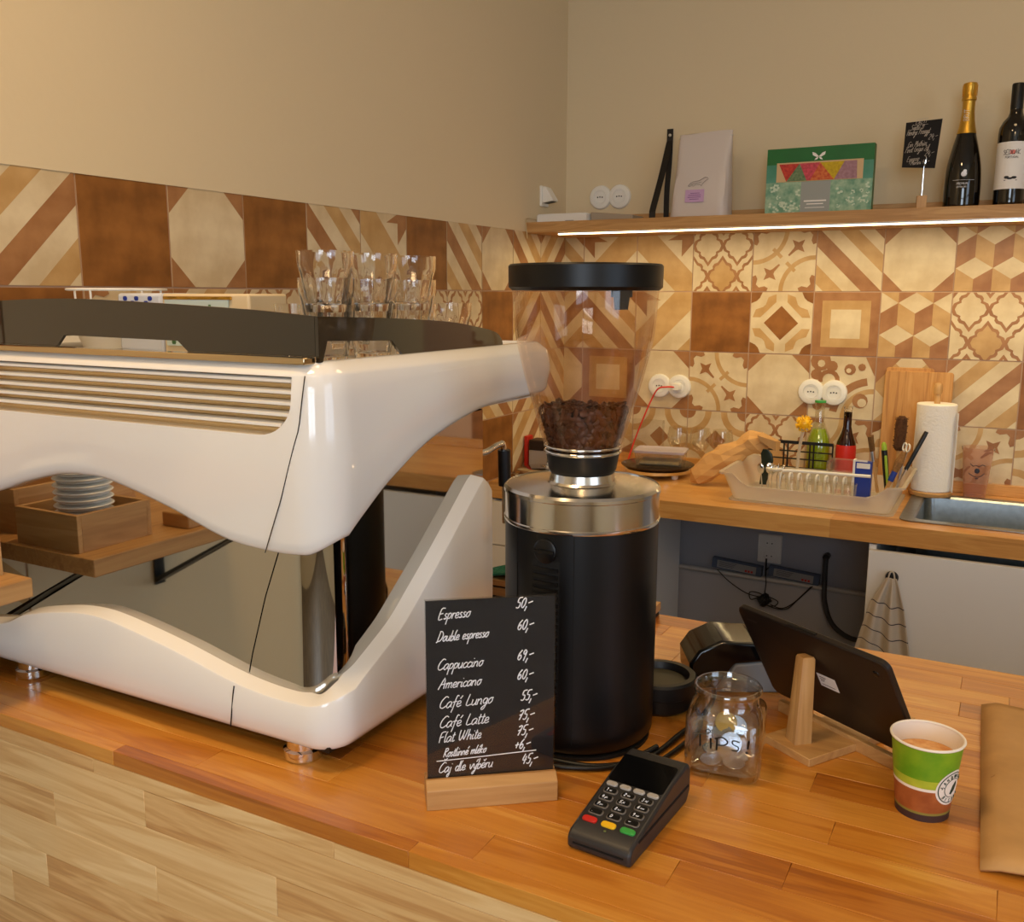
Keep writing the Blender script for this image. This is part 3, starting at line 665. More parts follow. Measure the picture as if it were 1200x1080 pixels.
# ------------------------------------------------------------ espresso machine
def WM(o):  # lets a part be written in room coordinates below a thing that stands at o
    b = MB(); b.m = Matrix.Translation(-Vector(o)); return b
ML = (0.475, -2.2, BAR)
em = thing('espresso_machine', 'large white espresso machine with wavy mirrored back panel on the bar', 'espresso machine', ML)
X0, X1, Y0, YU, YL = 0.088, 0.862, -2.392, -1.86, -2.055
RC = 0.04
UB_b = smooth_curve([(.088,-.275),(.16,-.282),(.24,-.278),(.314,-.263),(.372,-.245),(.44,-.229),(.49,-.225),(.54,-.228),(.632,-.249),(.718,-.2745),(.786,-.2805),(.822,-.279)])
UB_s = smooth_curve([(-2.352,-.262),(-2.337,-.252),(-2.292,-.224),(-2.255,-.206),(-2.219,-.190),(-2.171,-.175),(-2.103,-.161),(-2.048,-.155),(-1.86,-.150)])
LT_b = smooth_curve([(.088,-.43),(.2,-.45),(.303,-.440),(.36,-.418),(.423,-.404),(.475,-.397),(.528,-.3985),(.624,-.414),(.712,-.433),(.77,-.4405),(.822,-.441)])
LT_s = smooth_curve([(-2.352,-.428),(-2.332,-.418),(-2.298,-.403),(-2.261,-.385),(-2.223,-.358),(-2.174,-.322),(-2.123,-.282),(-2.085,-.252),(-2.072,-.246),(-2.055,-.262)])
def foot_path(ins, yend, closed, step=0.009):
    """points (x, y, nx, ny, kind, param) round the machine: left side, back, right side (, front)"""
    out = []; r = RC
    def line(p, q, n, kd):
        L = math.dist(p, q); k = max(2, int(L/step))
        for i in range(k+1):
            t = i/k; out.append((p[0]+(q[0]-p[0])*t, p[1]+(q[1]-p[1])*t, n[0], n[1], kd, t))
    def arc(cx, cy, a0, a1, kd):
        for i in range(1, 9):
            t = i/9; a = math.radians(a0+(a1-a0)*t); out.append((cx+r*math.cos(a), cy+r*math.sin(a), math.cos(a), math.sin(a), kd, t))
    line((X0, yend-(r if closed else 0)), (X0, Y0+r), (-1, 0), 'left'); arc(X0+r, Y0+r, 180, 270, 'cl')
    line((X0+r, Y0), (X1-r, Y0), (0, -1), 'back'); arc(X1-r, Y0+r, 270, 360, 'cr')
    line((X1, Y0+r), (X1, yend-(r if closed else 0)), (1, 0), 'right')
    if closed:
        arc(X1-r, yend-r, 0, 90, 'f'); line((X1-r, yend), (X0+r, yend), (0, 1), 'f'); arc(X0+r, yend-r, 90, 180, 'f')
    return out
def zfun(B, S_, q):
    x, y, nx, ny, kd, t = q
    if kd == 'back': return interp(B, x)
    if kd in ('left', 'right'): return interp(S_, y)
    if kd == 'f': return S_[-1][1]
    a = interp(B, X1-RC) if kd == 'cr' else interp(B, X0+RC); c = S_[0][1]
    u = t if kd == 'cr' else 1-t
    u = u*u*(3-2*u)
    return a + (c-a)*u
TH = 0.027
# upper shell
b = WM(ML); rs = []
for q in foot_path(0, YU, True):
    zb = zfun(UB_b, UB_s, q); zt = -0.078; x, y, nx, ny = q[:4]
    sec = [(-TH, zt), (-TH, zb+.006), (-TH+.004, zb+.001), (-.010, zb), (-.004, zb+.0022), (-.0008, zb+.007), (0, zb+.016)]
    for k in range(1, 7): sec.append((0.0035*math.sin(PI*k/7), zb+.016+(zt-.014-zb-.016)*k/7))
    sec += [(0, zt-.014), (-.002, zt-.0105), (-.014, zt-.001), (-.017, zt)]
    rs.append([(x+nx*d, y+ny*d, z) for d, z in sec])
b.rings(rs, closed=True)
upper = b.build('upper_shell', 'enamel', em, smooth=50)
c = WM(ML)
hole = [(.125, -.0925), (.8235, -.0925), (.8225, -.117)] + [(.8225-.044*(1-math.cos(a)), -.117-.0365*math.sin(a)) for a in [PI/2*i/8 for i in range(1, 9)]] + [(.135, -.1535), (.125, -.145)]
c.prism(hole, lambda u, v, w: (u, -2.42+w, v), 0.10)
cut = c.build('cutter', 'gold_chrome', em)
md = upper.modifiers.new('grille', 'BOOLEAN'); md.object = cut; md.operation = 'DIFFERENCE'; md.solver = 'EXACT'
bpy.context.view_layer.update()
me = bpy.data.meshes.new_from_object(upper.evaluated_get(bpy.context.evaluated_depsgraph_get()))
upper.modifiers.clear(); upper.data = me; me.name = 'upper_shell'
bpy.data.objects.remove(cut)
me.set_sharp_from_angle(angle=math.radians(40))
# lower shell
b = WM(ML); rs = []
for q in foot_path(0, YL, False):
    zt = zfun(LT_b, LT_s, q); zb = -0.497; x, y, nx, ny = q[:4]
    sec = [(-TH, zb), (-.014, zb), (-.007, zb+.004), (-.002, zb+.012), (0, zb+.022), (0.001, (zt+zb)/2), (0, zt-.0045), (-.001, zt-.0018), (-.003, zt-.0006), (-.025, zt+.0025), (-TH, zt+.001)]
    rs.append([(x+nx*d, y+ny*d, z) for d, z in sec])
b.rings(rs); b.build('lower_shell', 'enamel', em, smooth=35)
# inside body: black core, mirrored panels
seam = [(-.50,.713),(-.497,.714),(-.446,.722),(-.411,.731),(-.338,.755),(-.284,.777),(-.218,.806),(-.144,.832),(-.083,.84)]
INS = 0.0225
b = WM(ML); b.box(.118, .812, -2.345, -2.046, -.496, -.155); b.box(.118, .812, -2.345, -1.885, -.155, -.10); b.build('core', 'black', em)
yb = Y0+INS; xs = X1-INS; ri = 0.045
def grid_panel(name, cols, zz, ptf, m):
    b = WM(ML); vs = []; n = cols+1
    for z in zz:
        for i in range(n): vs.append(ptf(i/cols, z))
    fs = [(j*n+i, j*n+i+1, (j+1)*n+i+1, (j+1)*n+i) for j in range(len(zz)-1) for i in range(cols)]
    b.add(vs, fs); o = b.build(name, m, em, smooth=60); md = o.modifiers.new('s', 'SOLIDIFY'); md.thickness = 0.002; md.offset = 0; md.use_rim = False
    return o
zz = [-.494+.0175*i for i in range(20)]
grid_panel('mirror_panel', 2, zz, lambda t, z: (.11+(interp(seam, z)-.0009-.11)*t, yb, z), 'mirror')
def cpt(t, z):
    xa = interp(seam, z)+.0009; L1 = max(0.0, (xs-ri)-xa); L2 = ri*PI/2; L3 = (-2.042)-(yb+ri)
    # fixed split so that columns stay upright on the curve
    if t <= .2: return (xa+L1*t/.2, yb, z) if xs-ri > xa else (xa, yb+.0001*t, z)
    if t <= .7:
        a = -PI/2+PI/2*(t-.2)/.5; return (xs-ri+ri*math.cos(a), yb+ri+ri*math.sin(a), z)
    return (xs, yb+ri+L3*(t-.7)/.3, z)
grid_panel('corner_mirror_panel', 40, [z for z in zz if z < -.248], cpt, 'mirror')
grid_panel('side_mirror_panel', 10, [z for z in zz if z >= -.2496], lambda t, z: (xs, yb+ri+((-2.042)-(yb+ri))*t, z), 'mirror')
b = WM(ML); b.box(.112, xs, -2.0435, -2.041, -.494, -.16); b.build('front_splash_panel', 'mirror', em)
b = WM(ML); b.box(.11, .84, -2.041, -1.885, -.158, -.156); b.build('underside_plate', 'enamel_shaded', em)
# seams of the shell
def foot_y(x, off=0.0):
    return Y0-off if x <= X1-RC else Y0+RC-math.sqrt(max(0, (RC+off)**2-(x-(X1-RC))**2))
b = WM(ML); b.tube([(interp(seam, z), foot_y(interp(seam, z), 0.0012+.0022*math.sin(PI*(z+.28)/.2) if z > -.28 else 0), z) for z in [-.279+.0094*i for i in range(21)]], .0006, 6); b.build('shell_seam', 'black', em)
b = WM(ML); b.tube([(interp(seam, z), Y0-.0006, z) for z in [-.49+.01*i for i in range(6)]], .0008, 6); b.build('shell_seam', 'black', em)
# grille
b = WM(ML); b.box(.118, .828, -2.3735, -2.369, -.156, -.089); gb = b.build('grille_back', 'gold_chrome', em)
for k, (z, xe) in enumerate([(-.0975, .8215), (-.1090, .8215), (-.1205, .821), (-.1320, .8175), (-.1430, .806)]):
    b = WM(ML)
    pr = [(-2.376, z+.0030), (-2.388, z+.0030), (-2.3914, z+.0016), (-2.3914, z-.0010), (-2.386, z-.0026), (-2.376, z-.0026)]
    b.rings([[(x, y, zz_) for y, zz_ in pr] for x in (.127, xe)]); b.build('slat', 'enamel', em, smooth=30)
b = WM(ML); b.box(.10, .838, -2.3895, -2.372, -.0805, -.0735); b.build('trim_strip', 'gold_chrome', em, bevel=0.001)
# cup rail of smoked acrylic
top = smooth_curve([(.10, -.040), (.2, -.028), (.32, -.021), (.467, -.017), (.62, -.0215), (.75, -.027), (.838, -.033)], 5)
b = WM(ML)
poly = [(.10, -.0735)] + top + [(.838, -.0735)]
# cut-out along the lower edge of the back panel
poly = top + [(.838, -.0735), (.66, -.0735), (.645, -.062), (.455, -.060), (.44, -.0735), (.10, -.0735)]
b.prism(poly, lambda u, v, w: (u, -2.372+w, v), 0.004); b.build('rear_cup_rail', 'smoked', em)
side = smooth_curve([(-2.372, -.033), (-2.24, -.0375), (-2.127, -.044), (-2.059, -.052), (-2.012, -.060), (-1.994, -.070), (-1.990, -.079)], 5)
b = WM(ML); poly = side + [(-2.225, -.079), (-2.235, -.072), (-2.246, -.062), (-2.358, -.058), (-2.366, -.079), (-2.372, -.079)]
b.prism(poly, lambda u, v, w: (.8425-w, u, v), 0.004); b.build('side_cup_rail', 'smoked', em)
b = WM(ML); b.prism(poly, lambda u, v, w: (.112-w, u, v), 0.004); b.build('side_cup_rail', 'smoked', em)
b = WM(ML); b.box(.112, .838, -2.368, -1.89, -.0935, -.0885); b.build('cup_tray', 'steel', em)
for x in (.793, .322, .16):
    b = MB(); b.at(Matrix.Translation(Vector((x, -2.361, BAR))-Vector(ML))); b.lathe([(.0, .0005), (.021, .0005), (.0225, .003), (.0225, .012), (.019, .014), (.019, .030)], 28); b.build('foot', 'chrome', em, smooth=30)
for x in (.793, .16):
    b = MB(); b.at(Matrix.Translation(Vector((x, -2.075, BAR))-Vector(ML))); b.lathe([(.0, .0005), (.021, .0005), (.0225, .003), (.0225, .012), (.019, .014), (.019, .030)], 28); b.build('foot', 'chrome', em, smooth=30)
b = WM(ML); b.box(.11, .845, -2.38, -2.05, -.4965, -.49); b.build('base_plate', 'black', em)
for x in (.30, .62):
    b = MB(); b.at(Matrix.Translation(Vector((x, -1.955, -.16))-Vector(ML))); b.lathe([(.036, 0), (.036, -.035), (.032, -.04), (.032, -.062), (.026, -.07), (.0, -.07)], 28); g_ = b.build('group_head', 'chrome', em, smooth=35)
    b = MB(); b.at(Matrix.Translation(Vector((x, -1.955, -.16))-Vector(ML))); b.tube([(0, .03, -.05), (0, .06, -.055), (0, .16, -.06)], [.007, .012, .013], 10); b.build('portafilter_handle', 'black', g_, smooth=40)
b = WM(ML); b.tube([(.80, -2.01, -.18), (.80, -1.995, -.225), (.80, -1.965, -.233), (.80, -1.925, -.228), (.80, -1.910, -.240), (.80, -1.905, -.35)], .0045, 10, smooth=5)
sw = b.build('steam_wand', 'chrome', em, smooth=50)
b = WM(ML); b.tube([(.80, -1.909, -.238), (.80, -1.9065, -.292)], .0095, 14); b.build('grip', 'black', sw, smooth=40, label='black rubber grip')

# drinking glasses stacked on the machine
def glass_proto():
    t = thing('drinking_glass', '', 'glass', (0, 0, 0), 0, 'faceted glasses stacked on the espresso machine')
    b = MB(); n = 36; rs = []
    prof = [(.0, .0005), (.0205, .0005), (.0215, .004), (.0245, .022), (.0285, .043), (.0305, .050), (.0312, .066), (.0296, .066), (.0288, .051), (.0262, .043), (.0222, .024), (.019, .010), (0, .009)]
    for k, (r, z) in enumerate(prof):
        ring = []
        for j in range(n):
            a = 2*PI*j/n; rr = r
            if .004 <= z <= .046 and k < 6: rr = r*(1-.035*(0.5+0.5*math.cos(a*9)))
            ring.append((rr*math.cos(a), rr*math.sin(a), z))
        rs.append(ring)
    b.rings(rs, True, True); b.build('bowl', 'glass', t, smooth=35)
    return t
gp = glass_proto(); first = True
stacks = [((.783, -2.285), 3, 'foremost glass stack, nearest the rounded corner of the machine'), ((.783, -2.203), 3, 'middle glass stack along the right cup rail'), ((.783, -2.120), 3, 'rearmost tall glass stack along the right cup rail'),
          ((.775, -2.020), 1, 'single faceted glass standing apart at the right end of the cup rail'), ((.698, -2.230), 1, 'single low glass on the cup tray behind the foremost stack'), ((.698, -2.140), 1, 'single low glass on the cup tray behind the middle stack')]
for (x, y), n, lab in stacks:
    for k in range(n):
        L_ = lab if n == 1 else ('lowest glass of the ', 'middle glass of the ', 'topmost glass of the ')[k] + lab
        loc = (x, y, -.0885 + .0288*k); rz = (x*37+y*91+k) % 1.0
        if first: g_ = gp; g_.location = loc; g_.rotation_euler = (0, 0, rz); g_['label'] = L_; first = False
        else: dup(gp, loc, rz, L_)

# crockery on the left of the machine top
t = thing('serving_dish', 'white round wire-rimmed dish on top of the machine, leftmost item there', 'dish', (.305, -2.17, -.0885))
b = MB(); b.lathe([(.0, .001), (.05, .001), (.068, .05), (.066, .05), (.048, .004), (0, .004)], 32); b.build('bowl', 'white', t, smooth=40)
b = MB(); b.tube([(.067*math.cos(a), .067*math.sin(a), .083) for a in [2*PI*i/32 for i in range(33)]], .0018, 6); b.build('rim_wire', 'white', t, smooth=60)
for a in (200, 290, 20, 110):
    b = MB(); a = math.radians(a); b.tube([(.066*math.cos(a), .066*math.sin(a), .05), (.067*math.cos(a), .067*math.sin(a), .084)], .0016, 6); b.build('strut', 'white', t)
M['porcelain'] = mat('bluish_porcelain', (205, 212, 226), 0.2)
t = thing('porcelain_bowl', 'bluish white porcelain box with dark drawings on top of the machine', 'bowl', (.413, -2.19, -.0885))
b = MB(); b.box(-.042, .042, -.035, .035, 0, .078); b.build('body', 'porcelain', t, bevel=.004)
b = MB()
for x, w_ in ((-.030, .009), (-.008, .007), (.018, .009)):
    for s_ in (-1, 1): b.ball((x+s_*.004, -.0352, .068+.003*s_), .0045, 8, 5, (1, .15, .8))
    b.tube([(x-.006, -.0354, .060), (x, -.0356, .066), (x+.007, -.0354, .062)], .0008, 4)
b.build('drawing', 'blue', t)
t = thing('tea_tin', 'cream tin with floral band lying on top of the machine beside the glasses', 'tin', (.533, -2.19, -.0885))
b = MB(); b.box(-.075, .078, -.035, .035, 0, .0775); b.build('body', mat('cream_tin', (226, 206, 170), .35), t, bevel=.003)
b = MB(); b.box(-.068, .045, -.0375, -.0355, .01, .070); b.box(-.07, .05, -.038, -.0355, .070, .074, 1); b.build('floral_panel', [mat('floral_ground', (196, 214, 214), .35), 'gold'], t)
rnd = random.Random(4); b = MB()
for k in range(34):
    x = -.064+.105*rnd.random(); z = .014+.05*rnd.random(); r = .0025+.003*rnd.random()
    b.ball((x, -.0378, z), r, 7, 4, (1, .12, 1), rnd.choice([0, 0, 1, 2]))
b.build('flowers', [mat('flower_red', (200, 70, 60), .5), mat('flower_green', (70, 110, 70), .5), mat('flower_pink', (226, 160, 160), .5)], t)

# ------------------------------------------------------------ coffee grinder
GL = (1.034, -2.150, BAR)
gr = thing('coffee_grinder', 'tall black coffee grinder with steel collar and clear hopper of beans', 'coffee grinder', GL)
def zl(z): return z-BAR
b = MB(); b.lathe([(.0, .004), (.080, .004), (.0865, .012), (.0875, .03), (.0875, zl(-.262))], 72); b.build('body', 'black_sat', gr, smooth=40)
b = MB(); b.lathe([(.0, .0), (.084, .0), (.084, .004), (0, .004)], 48); b.build('foot_ring', 'rubber', gr)
b = MB(); b.lathe([(.0865, zl(-.262)), (.0885, zl(-.262)), (.089, zl(-.2605)), (.089, zl(-.2585)), (.0878, zl(-.2575)), (.0878, zl(-.2295)), (.089, zl(-.2285)), (.089, zl(-.225)), (.0865, zl(-.222)), (.0865, zl(-.2235))], 72, cap0=False, cap1=False)
b.build('steel_collar', mat('collar_steel', (215, 212, 208), .14, metal=1.0), gr, smooth=25)
M['spun'] = mat('spun_steel', (214, 208, 198), .16, metal=1.0)
P_(M['spun']).inputs['Anisotropic'].default_value = 0.8
b = MB(); b.lathe([(.0868, zl(-.2232)), (.040, zl(-.2200)), (.0375, zl(-.2175)), (.036, zl(-.209)), (.0, zl(-.209))], 72, cap0=False, cap1=False); b.build('steel_top', 'spun', gr, smooth=30)
b = MB(); b.lathe([(.0355, zl(-.210)), (.0375, zl(-.206)), (.0385, zl(-.2045)), (.0415, zl(-.187)), (.0435, zl(-.185)), (.042, zl(-.183)), (.0, zl(-.183))], 48); b.build('hopper_collar', 'black', gr, smooth=35)
b = MB(); b.tube([(.0425*math.cos(a), .0425*math.sin(a), zl(-.1845)) for a in [2*PI*i/40 for i in range(41)]], .0018, 6); b.tube([(.0428*math.cos(a), .0428*math.sin(a), zl(-.1785)) for a in [2*PI*i/40 for i in range(41)]], .0015, 6); b.build('collar_ring', 'chrome', gr, smooth=60)
HP = [(-.1825, .0415), (-.165, .0478), (-.135, .0565), (-.10, .0665), (-.065, .0748), (-.05, .0772), (-.03, .0790), (-.007, .0805)]
hs = smooth_curve(HP, 4)
b = MB(); b.lathe([(r, zl(z)) for z, r in hs] + [(r-.0022, zl(z)) for z, r in reversed(hs)], 72, cap0=False, cap1=False, closed=True); b.build('hopper', 'hopper', gr, smooth=60)
b = MB(); b.lathe([(.0, zl(-.0065)), (.0805, zl(-.0065)), (.0845, zl(-.003)), (.0848, zl(.0195)), (.083, zl(.0215)), (.0, zl(.0225))], 72); lid = b.build('lid', 'black_sat', gr, smooth=35)
ang = math.radians(-22); cx_, cy_ = .055*math.cos(ang), .055*math.sin(ang)
b = MB(); b.at(Matrix.Translation((cx_, cy_, 0)) @ Matrix.Rotation(math.radians(-62)+PI/2, 4, 'Z')); b.box(-.011, .011, -.005, .005, zl(-.0135), zl(-.0065)); b.rings([[(x*s_, y*s_, z) for x, y, z in rrect(0, 0, .0165, .010, .001, 2, 0)] if False else [(x, y, zl(z_)) for x, y in rrect(0, 0, w_, .010, .001, 2)] for z_, w_ in ((-.0135, .0165), (-.0265, .0135))]); b.build('latch', 'black', lid)
# vent panel with slats and the round lock
def cyl(a, r, z): return (r*math.cos(a), r*math.sin(a), zl(z))
ac = math.radians(-92)
vg = []
for k in range(22):
    z = -.300 - .0078*k; b = MB()
    A = [ac+math.radians(-10+20*i/8) for i in range(9)]
    prof = [(.0868, 0), (.0892, 0), (.0892, -.0036), (.0868, -.0036)]
    b.rings([[cyl(a, r, z+dz) for r, dz in prof] for a in A]); b.build('vent_slat', 'black_sat', gr, smooth=20)
b = MB(); A = [ac+math.radians(-11+22*i/10) for i in range(11)]
b.rings([[cyl(a, r, z) for r, z in ((.0870, -.292), (.0877, -.292), (.0877, -.474), (.0870, -.474))] for a in A]); b.build('vent_back', mat('vent_black', (5, 5, 5), .8), gr, smooth=30)
b = MB()
for a_, z0_, z1_ in ((math.radians(-71), -.5, -.263), (math.radians(-119), -.5, -.263)):
    b.rings([[cyl(a_+da, r, z) for da, r in ((-.006, .0872), (-.004, .0881), (.004, .0881), (.006, .0872))] for z in (z0_, z1_)])
b.build('panel_seam', mat('seam_black', (3, 3, 3), .9), gr)
b = MB(); cz = -.2815; mt = frame(cyl(ac, .0868, cz), (-math.sin(ac), math.cos(ac), 0), (0, 0, 1)); b.at(mt)
b.lathe([(0, 0), (.0135, 0), (.0135, .0022), (.0120, .0032), (0, .0032)], 28); b.box(-.0115, .0115, -.0016, .0016, .0030, .0056); kn = b.build('lock_knob', 'black_sat', gr, smooth=35)
# beans
rnd = random.Random(9); b = MB()
def bean(c, mt):
    n, m = 8, 5; L, W, H = .0056, .0042, .0030
    rs = []
    for i in range(1, m):
        a = PI*i/m
        rs.append([tuple(Vector(c) + mt @ Vector((-L*math.cos(a), W*math.sin(a)*math.cos(2*PI*j/n), (H if math.sin(2*PI*j/n) > 0 else H*.45)*math.sin(a)*math.sin(2*PI*j/n)*(0.35 if j in (2,) else 1)))) for j in range(n)])
    b.rings(rs)
from mathutils import Euler
for lv in range(10):
    z = -.1785 + .0045*lv; R_ = interp(hs, z)-.0068; n = int(2*PI*R_/.0084)
    for i in range(n):
        a = 2*PI*(i+.5*(lv % 2))/n + rnd.uniform(-.05, .05); r = R_+rnd.uniform(-.001, .0002)
        e = Matrix.Rotation(a+PI/2, 3, 'Z') @ Euler((-PI/2+rnd.uniform(-.5, .5), rnd.uniform(-1.3, 1.3), rnd.uniform(-.4, .4))).to_matrix()
        bean((r*math.cos(a), r*math.sin(a), zl(z)+rnd.uniform(-.0015, .0015)), e)
for i in range(230):
    r = .048*math.sqrt(rnd.random()); a = 2*PI*rnd.random()
    bean((r*math.cos(a), r*math.sin(a), zl(-.1385)+.003*rnd.random()+.004*math.sin(a*3)*r/.05), Euler((rnd.uniform(-.6, .6), rnd.uniform(-.6, .6), rnd.uniform(0, 6.3))).to_matrix())
b.lathe([(0, zl(-.182)), (.036, zl(-.182)), (.042, zl(-.160)), (.046, zl(-.143)), (0, zl(-.141))], 24)
tag(WMB := b.build('coffee_beans', 'bean', None, smooth=60, loc=GL, kind='stuff'), 'dark roasted coffee beans filling the bottom of the clear grinder hopper', 'coffee beans')
# power cable round the grinder foot
b = MB(); b.tube([(1.02, -2.245, BAR+.004), (1.09, -2.235, BAR+.004), (1.135, -2.19, BAR+.004), (1.150, -2.12, BAR+.005), (1.158, -2.06, BAR+.004), (1.15, -1.98, BAR+.004), (1.10, -1.88, BAR+.004)], .0032, 8, smooth=8)
tag(b.build('power_cable', 'black', None, smooth=60), 'black cable running round the foot of the grinder past the jar', 'cable')
b = MB(); b.tube([(.93, -2.21, BAR+.004), (.965, -2.262, BAR+.004), (1.03, -2.262, BAR+.0055), (1.075, -2.248, BAR+.0045), (1.112, -2.222, BAR+.004), (1.14, -2.17, BAR+.010)], .003, 8, smooth=8)
tag(b.build('power_cable', 'black', None, smooth=60), 'black cable curling on the bar in front of the grinder behind the menu card', 'cable')
# round black dish beside the grinder
t = thing('tamper_stand', 'round black dish with raised ring rim standing right beside the grinder', 'dish', (1.098, -2.045, BAR))
b = MB(); b.lathe([(0, 0), (.034, 0), (.042, .006), (.043, .022), (.046, .024), (.0465, .040), (.044, .043), (.037, .043), (.035, .038), (.034, .034), (0, .034)], 48); b.build('body', 'black', t, smooth=35)
b = MB(); b.lathe([(0, .0342), (.030, .0342), (.031, .0355), (0, .036)], 40); b.build('disc', mat('olive_plastic', (70, 66, 48), .5), t, smooth=35)

# ------------------------------------------------------------ price board on its wooden block
ca = math.atan2(0.081, 0.106)
t = thing('price_board', 'black handwritten price card in clear holder on an oak block', 'menu sign', (1.030, -2.3505, BAR), ca)
HW = .0668
b = MB(); prof = [(-.001, 0), (.034, 0), (.034, .024), (.020, .028), (.0165, .028), (.0165, .016), (.0125, .016), (.0125, .028), (.008, .0285), (-.001, .021)]
b.rings([[(x, y, z) for y, z in prof] for x in (-HW, HW)]); b.build('block', 'oak', t, bevel=.0008)
b = MB(); b.box(-.0645, .0645, .0135, .0155, .0165, .214); b.build('card', mat('black_card', (16, 16, 20), .5), t)
b = MB(); b.box(-.0655, .0655, .0126, .0133, .0162, .2155); b.box(-.0655, .0655, .0157, .0164, .0162, .2155); b.box(-.0655, .0655, .0133, .0157, .2145, .2155)
b.build('acrylic_sleeve', 'sleeve', t)
CX0, CZ0, CW, CH = -.0645, .0165, .129, .1975
b = MB(); F = lambda u, v: (CX0+u*CW, .0122, CZ0+v*CH)
# rows: text, u, v, height, price, price u, v
rows = [('Espresso', .09, .905, .028, '50,-', .69, .945, .75), ('Double espresso', .08, .79, .026, '60,-', .70, .83, .70), ('Cappuccino', .08, .64, .028, '69,-', .70, .67, .80),
        ('Americano', .09, .54, .028, '60,-', .70, .565, .80), ('Caf\u00e9 Lungo', .09, .435, .030, '55,-', .73, .45, .85), ('Caf\u00e9 Latte', .09, .33, .030, '75,-', .71, .345, .85),
        ('Flat White', .08, .25, .028, '75,-', .70, .26, .80), ('Rostlinn\u00e9 ml\u00e9ko', .12, .17, .023, '+6,-', .68, .185, .68), ('\u010caj dle v\u00fdb\u011bru', .08, .085, .027, '45,-', .74, .10, .78)]
asp = CH/CW
for s_, u, v, h, pr, pu, pv, wd_ in rows:
    F2 = lambda a, c: F(u+a*asp, v+c)
    write(b, s_, 0, 0, h, F2, .00052, .30, .045, wd_*1.08)
    F2 = lambda a, c: F(pu+a*asp, pv+c)
    write(b, pr, 0, 0, .030, F2, .00062, .28, .03, .72)
b.tube([F(.07, .150), F(.4, .158), F(.86, .172)], .0005, 4)
b.build('handwriting', 'chalk', t)

# ------------------------------------------------------------ card terminal in the foreground
TA = math.radians(-4)
t = thing('card_terminal', 'dark grey card payment terminal with red, yellow and green keys', 'card terminal', (1.164, -2.313, BAR), TA); t.scale = (.89, .89, .89)
HWt = .0365; L0, L1 = -.080, .082
prof = [(L0, .003), (L0+.004, 0), (L1-.01, 0), (L1, .012), (L1, .036), (L1-.006, .047), (.030, .0435), (-.055, .0250), (L0+.006, .0205), (L0, .0150)]
b = MB(); b.rings([[(x, y, z) for y, z in prof] for x in (-HWt, HWt)]); b.build('housing', 'dark_grey', t, bevel=.0035, seg=3)
# slope frame: origin on the upper surface
sl = math.atan2(.0435-.0250, .030+.055)
def ST(x, y, h=0.0):  # y measured along the slope from the front key line
    return (x, -.055 + y*math.cos(sl) - h*math.sin(sl), .0250 + y*math.sin(sl) + h*math.cos(sl))
def key(name, x, y, w, d, h, m, r=.0018, txt=None):
    b = MB(); b.rings([[ST(px, py, hh) for px, py in rrect(x, y, w*k, d*k, r, 3)] for hh, k in ((-.001, 1), (h*.6, 1), (h, .86))])
    return b.build(name, m, t, smooth=30)
M['key_rim'] = mat('key_rim_grey', (96, 92, 90), .4); M['key_gl'] = mat('key_black', (18, 18, 18), .3)
b = MB(); b.rings([[ST(px, py, h) for px, py in rrect(0, .0875, .0655, .046, .003, 3)] for h in (0.0, .0012)]); sc_ = b.build('screen', mat('screen_glass', (8, 8, 9), .08), t, smooth=30)
for i in range(4): key('soft_key', -.0245+.0163*i, .0585, .0135, .0062, .0022, mat('soft_key_grey', (170, 165, 160), .4) if i == 0 else bpy.data.materials['soft_key_grey'], .0028)
lab = [['1', '2', '3'], ['4', '5', '6'], ['7', '8', '9'], ['.', '0', '-']]
for r_ in range(4):
    for c_ in range(3):
        x = -.021+.021*c_; y = .0475-.0118*r_
        k = key('number_key', x, y, .0165, .0088, .0012, 'key_rim', .0030)
        b = MB(); b.rings([[ST(px, py, h) for px, py in rrect(x, y, .0140, .0066, .0022, 3)] for h in (.001, .0018)]); b.build('key_cap', 'key_gl', k, smooth=30)
        b = MB(); write(b, lab[r_][c_], x-.0045, y-.0021, .0024, lambda u, v: ST(u, v, .0020), .00032, .15, 0, 1.0)
        if r_ < 3: write(b, ['az', 'abc', 'def', 'ghi', 'jkl', 'mno', 'prs', 'tuv', 'wyz'][r_*3+c_], x-.0008, y-.0016, .0013, lambda u, v: ST(u, v, .0020), .00016, .1, 0, 1.0)
        b.build('digit', 'chalk', k)
for i, m in enumerate(('red', 'yellow', 'green')): key('colour_key', -.022+.022*i, -.0005, .0165, .0075, .0022, m, .0028)
b = MB(); b.ball(ST(0, -.0095, .0003), .0016, 8, 5, (1, 1, .4)); b.build('status_light', mat('olive_led', (110, 124, 70), .4), t)
b = MB(); b.box(-.029, .029, L0-.0008, L0+.006, .0085, .0102); b.build('card_slot', mat('slot_black', (2, 2, 2), .9), t)
b = MB(); b.box(.0362, .0372, -.060, .075, .019, .0215); b.build('swipe_slot', bpy.data.materials['slot_black'], t)

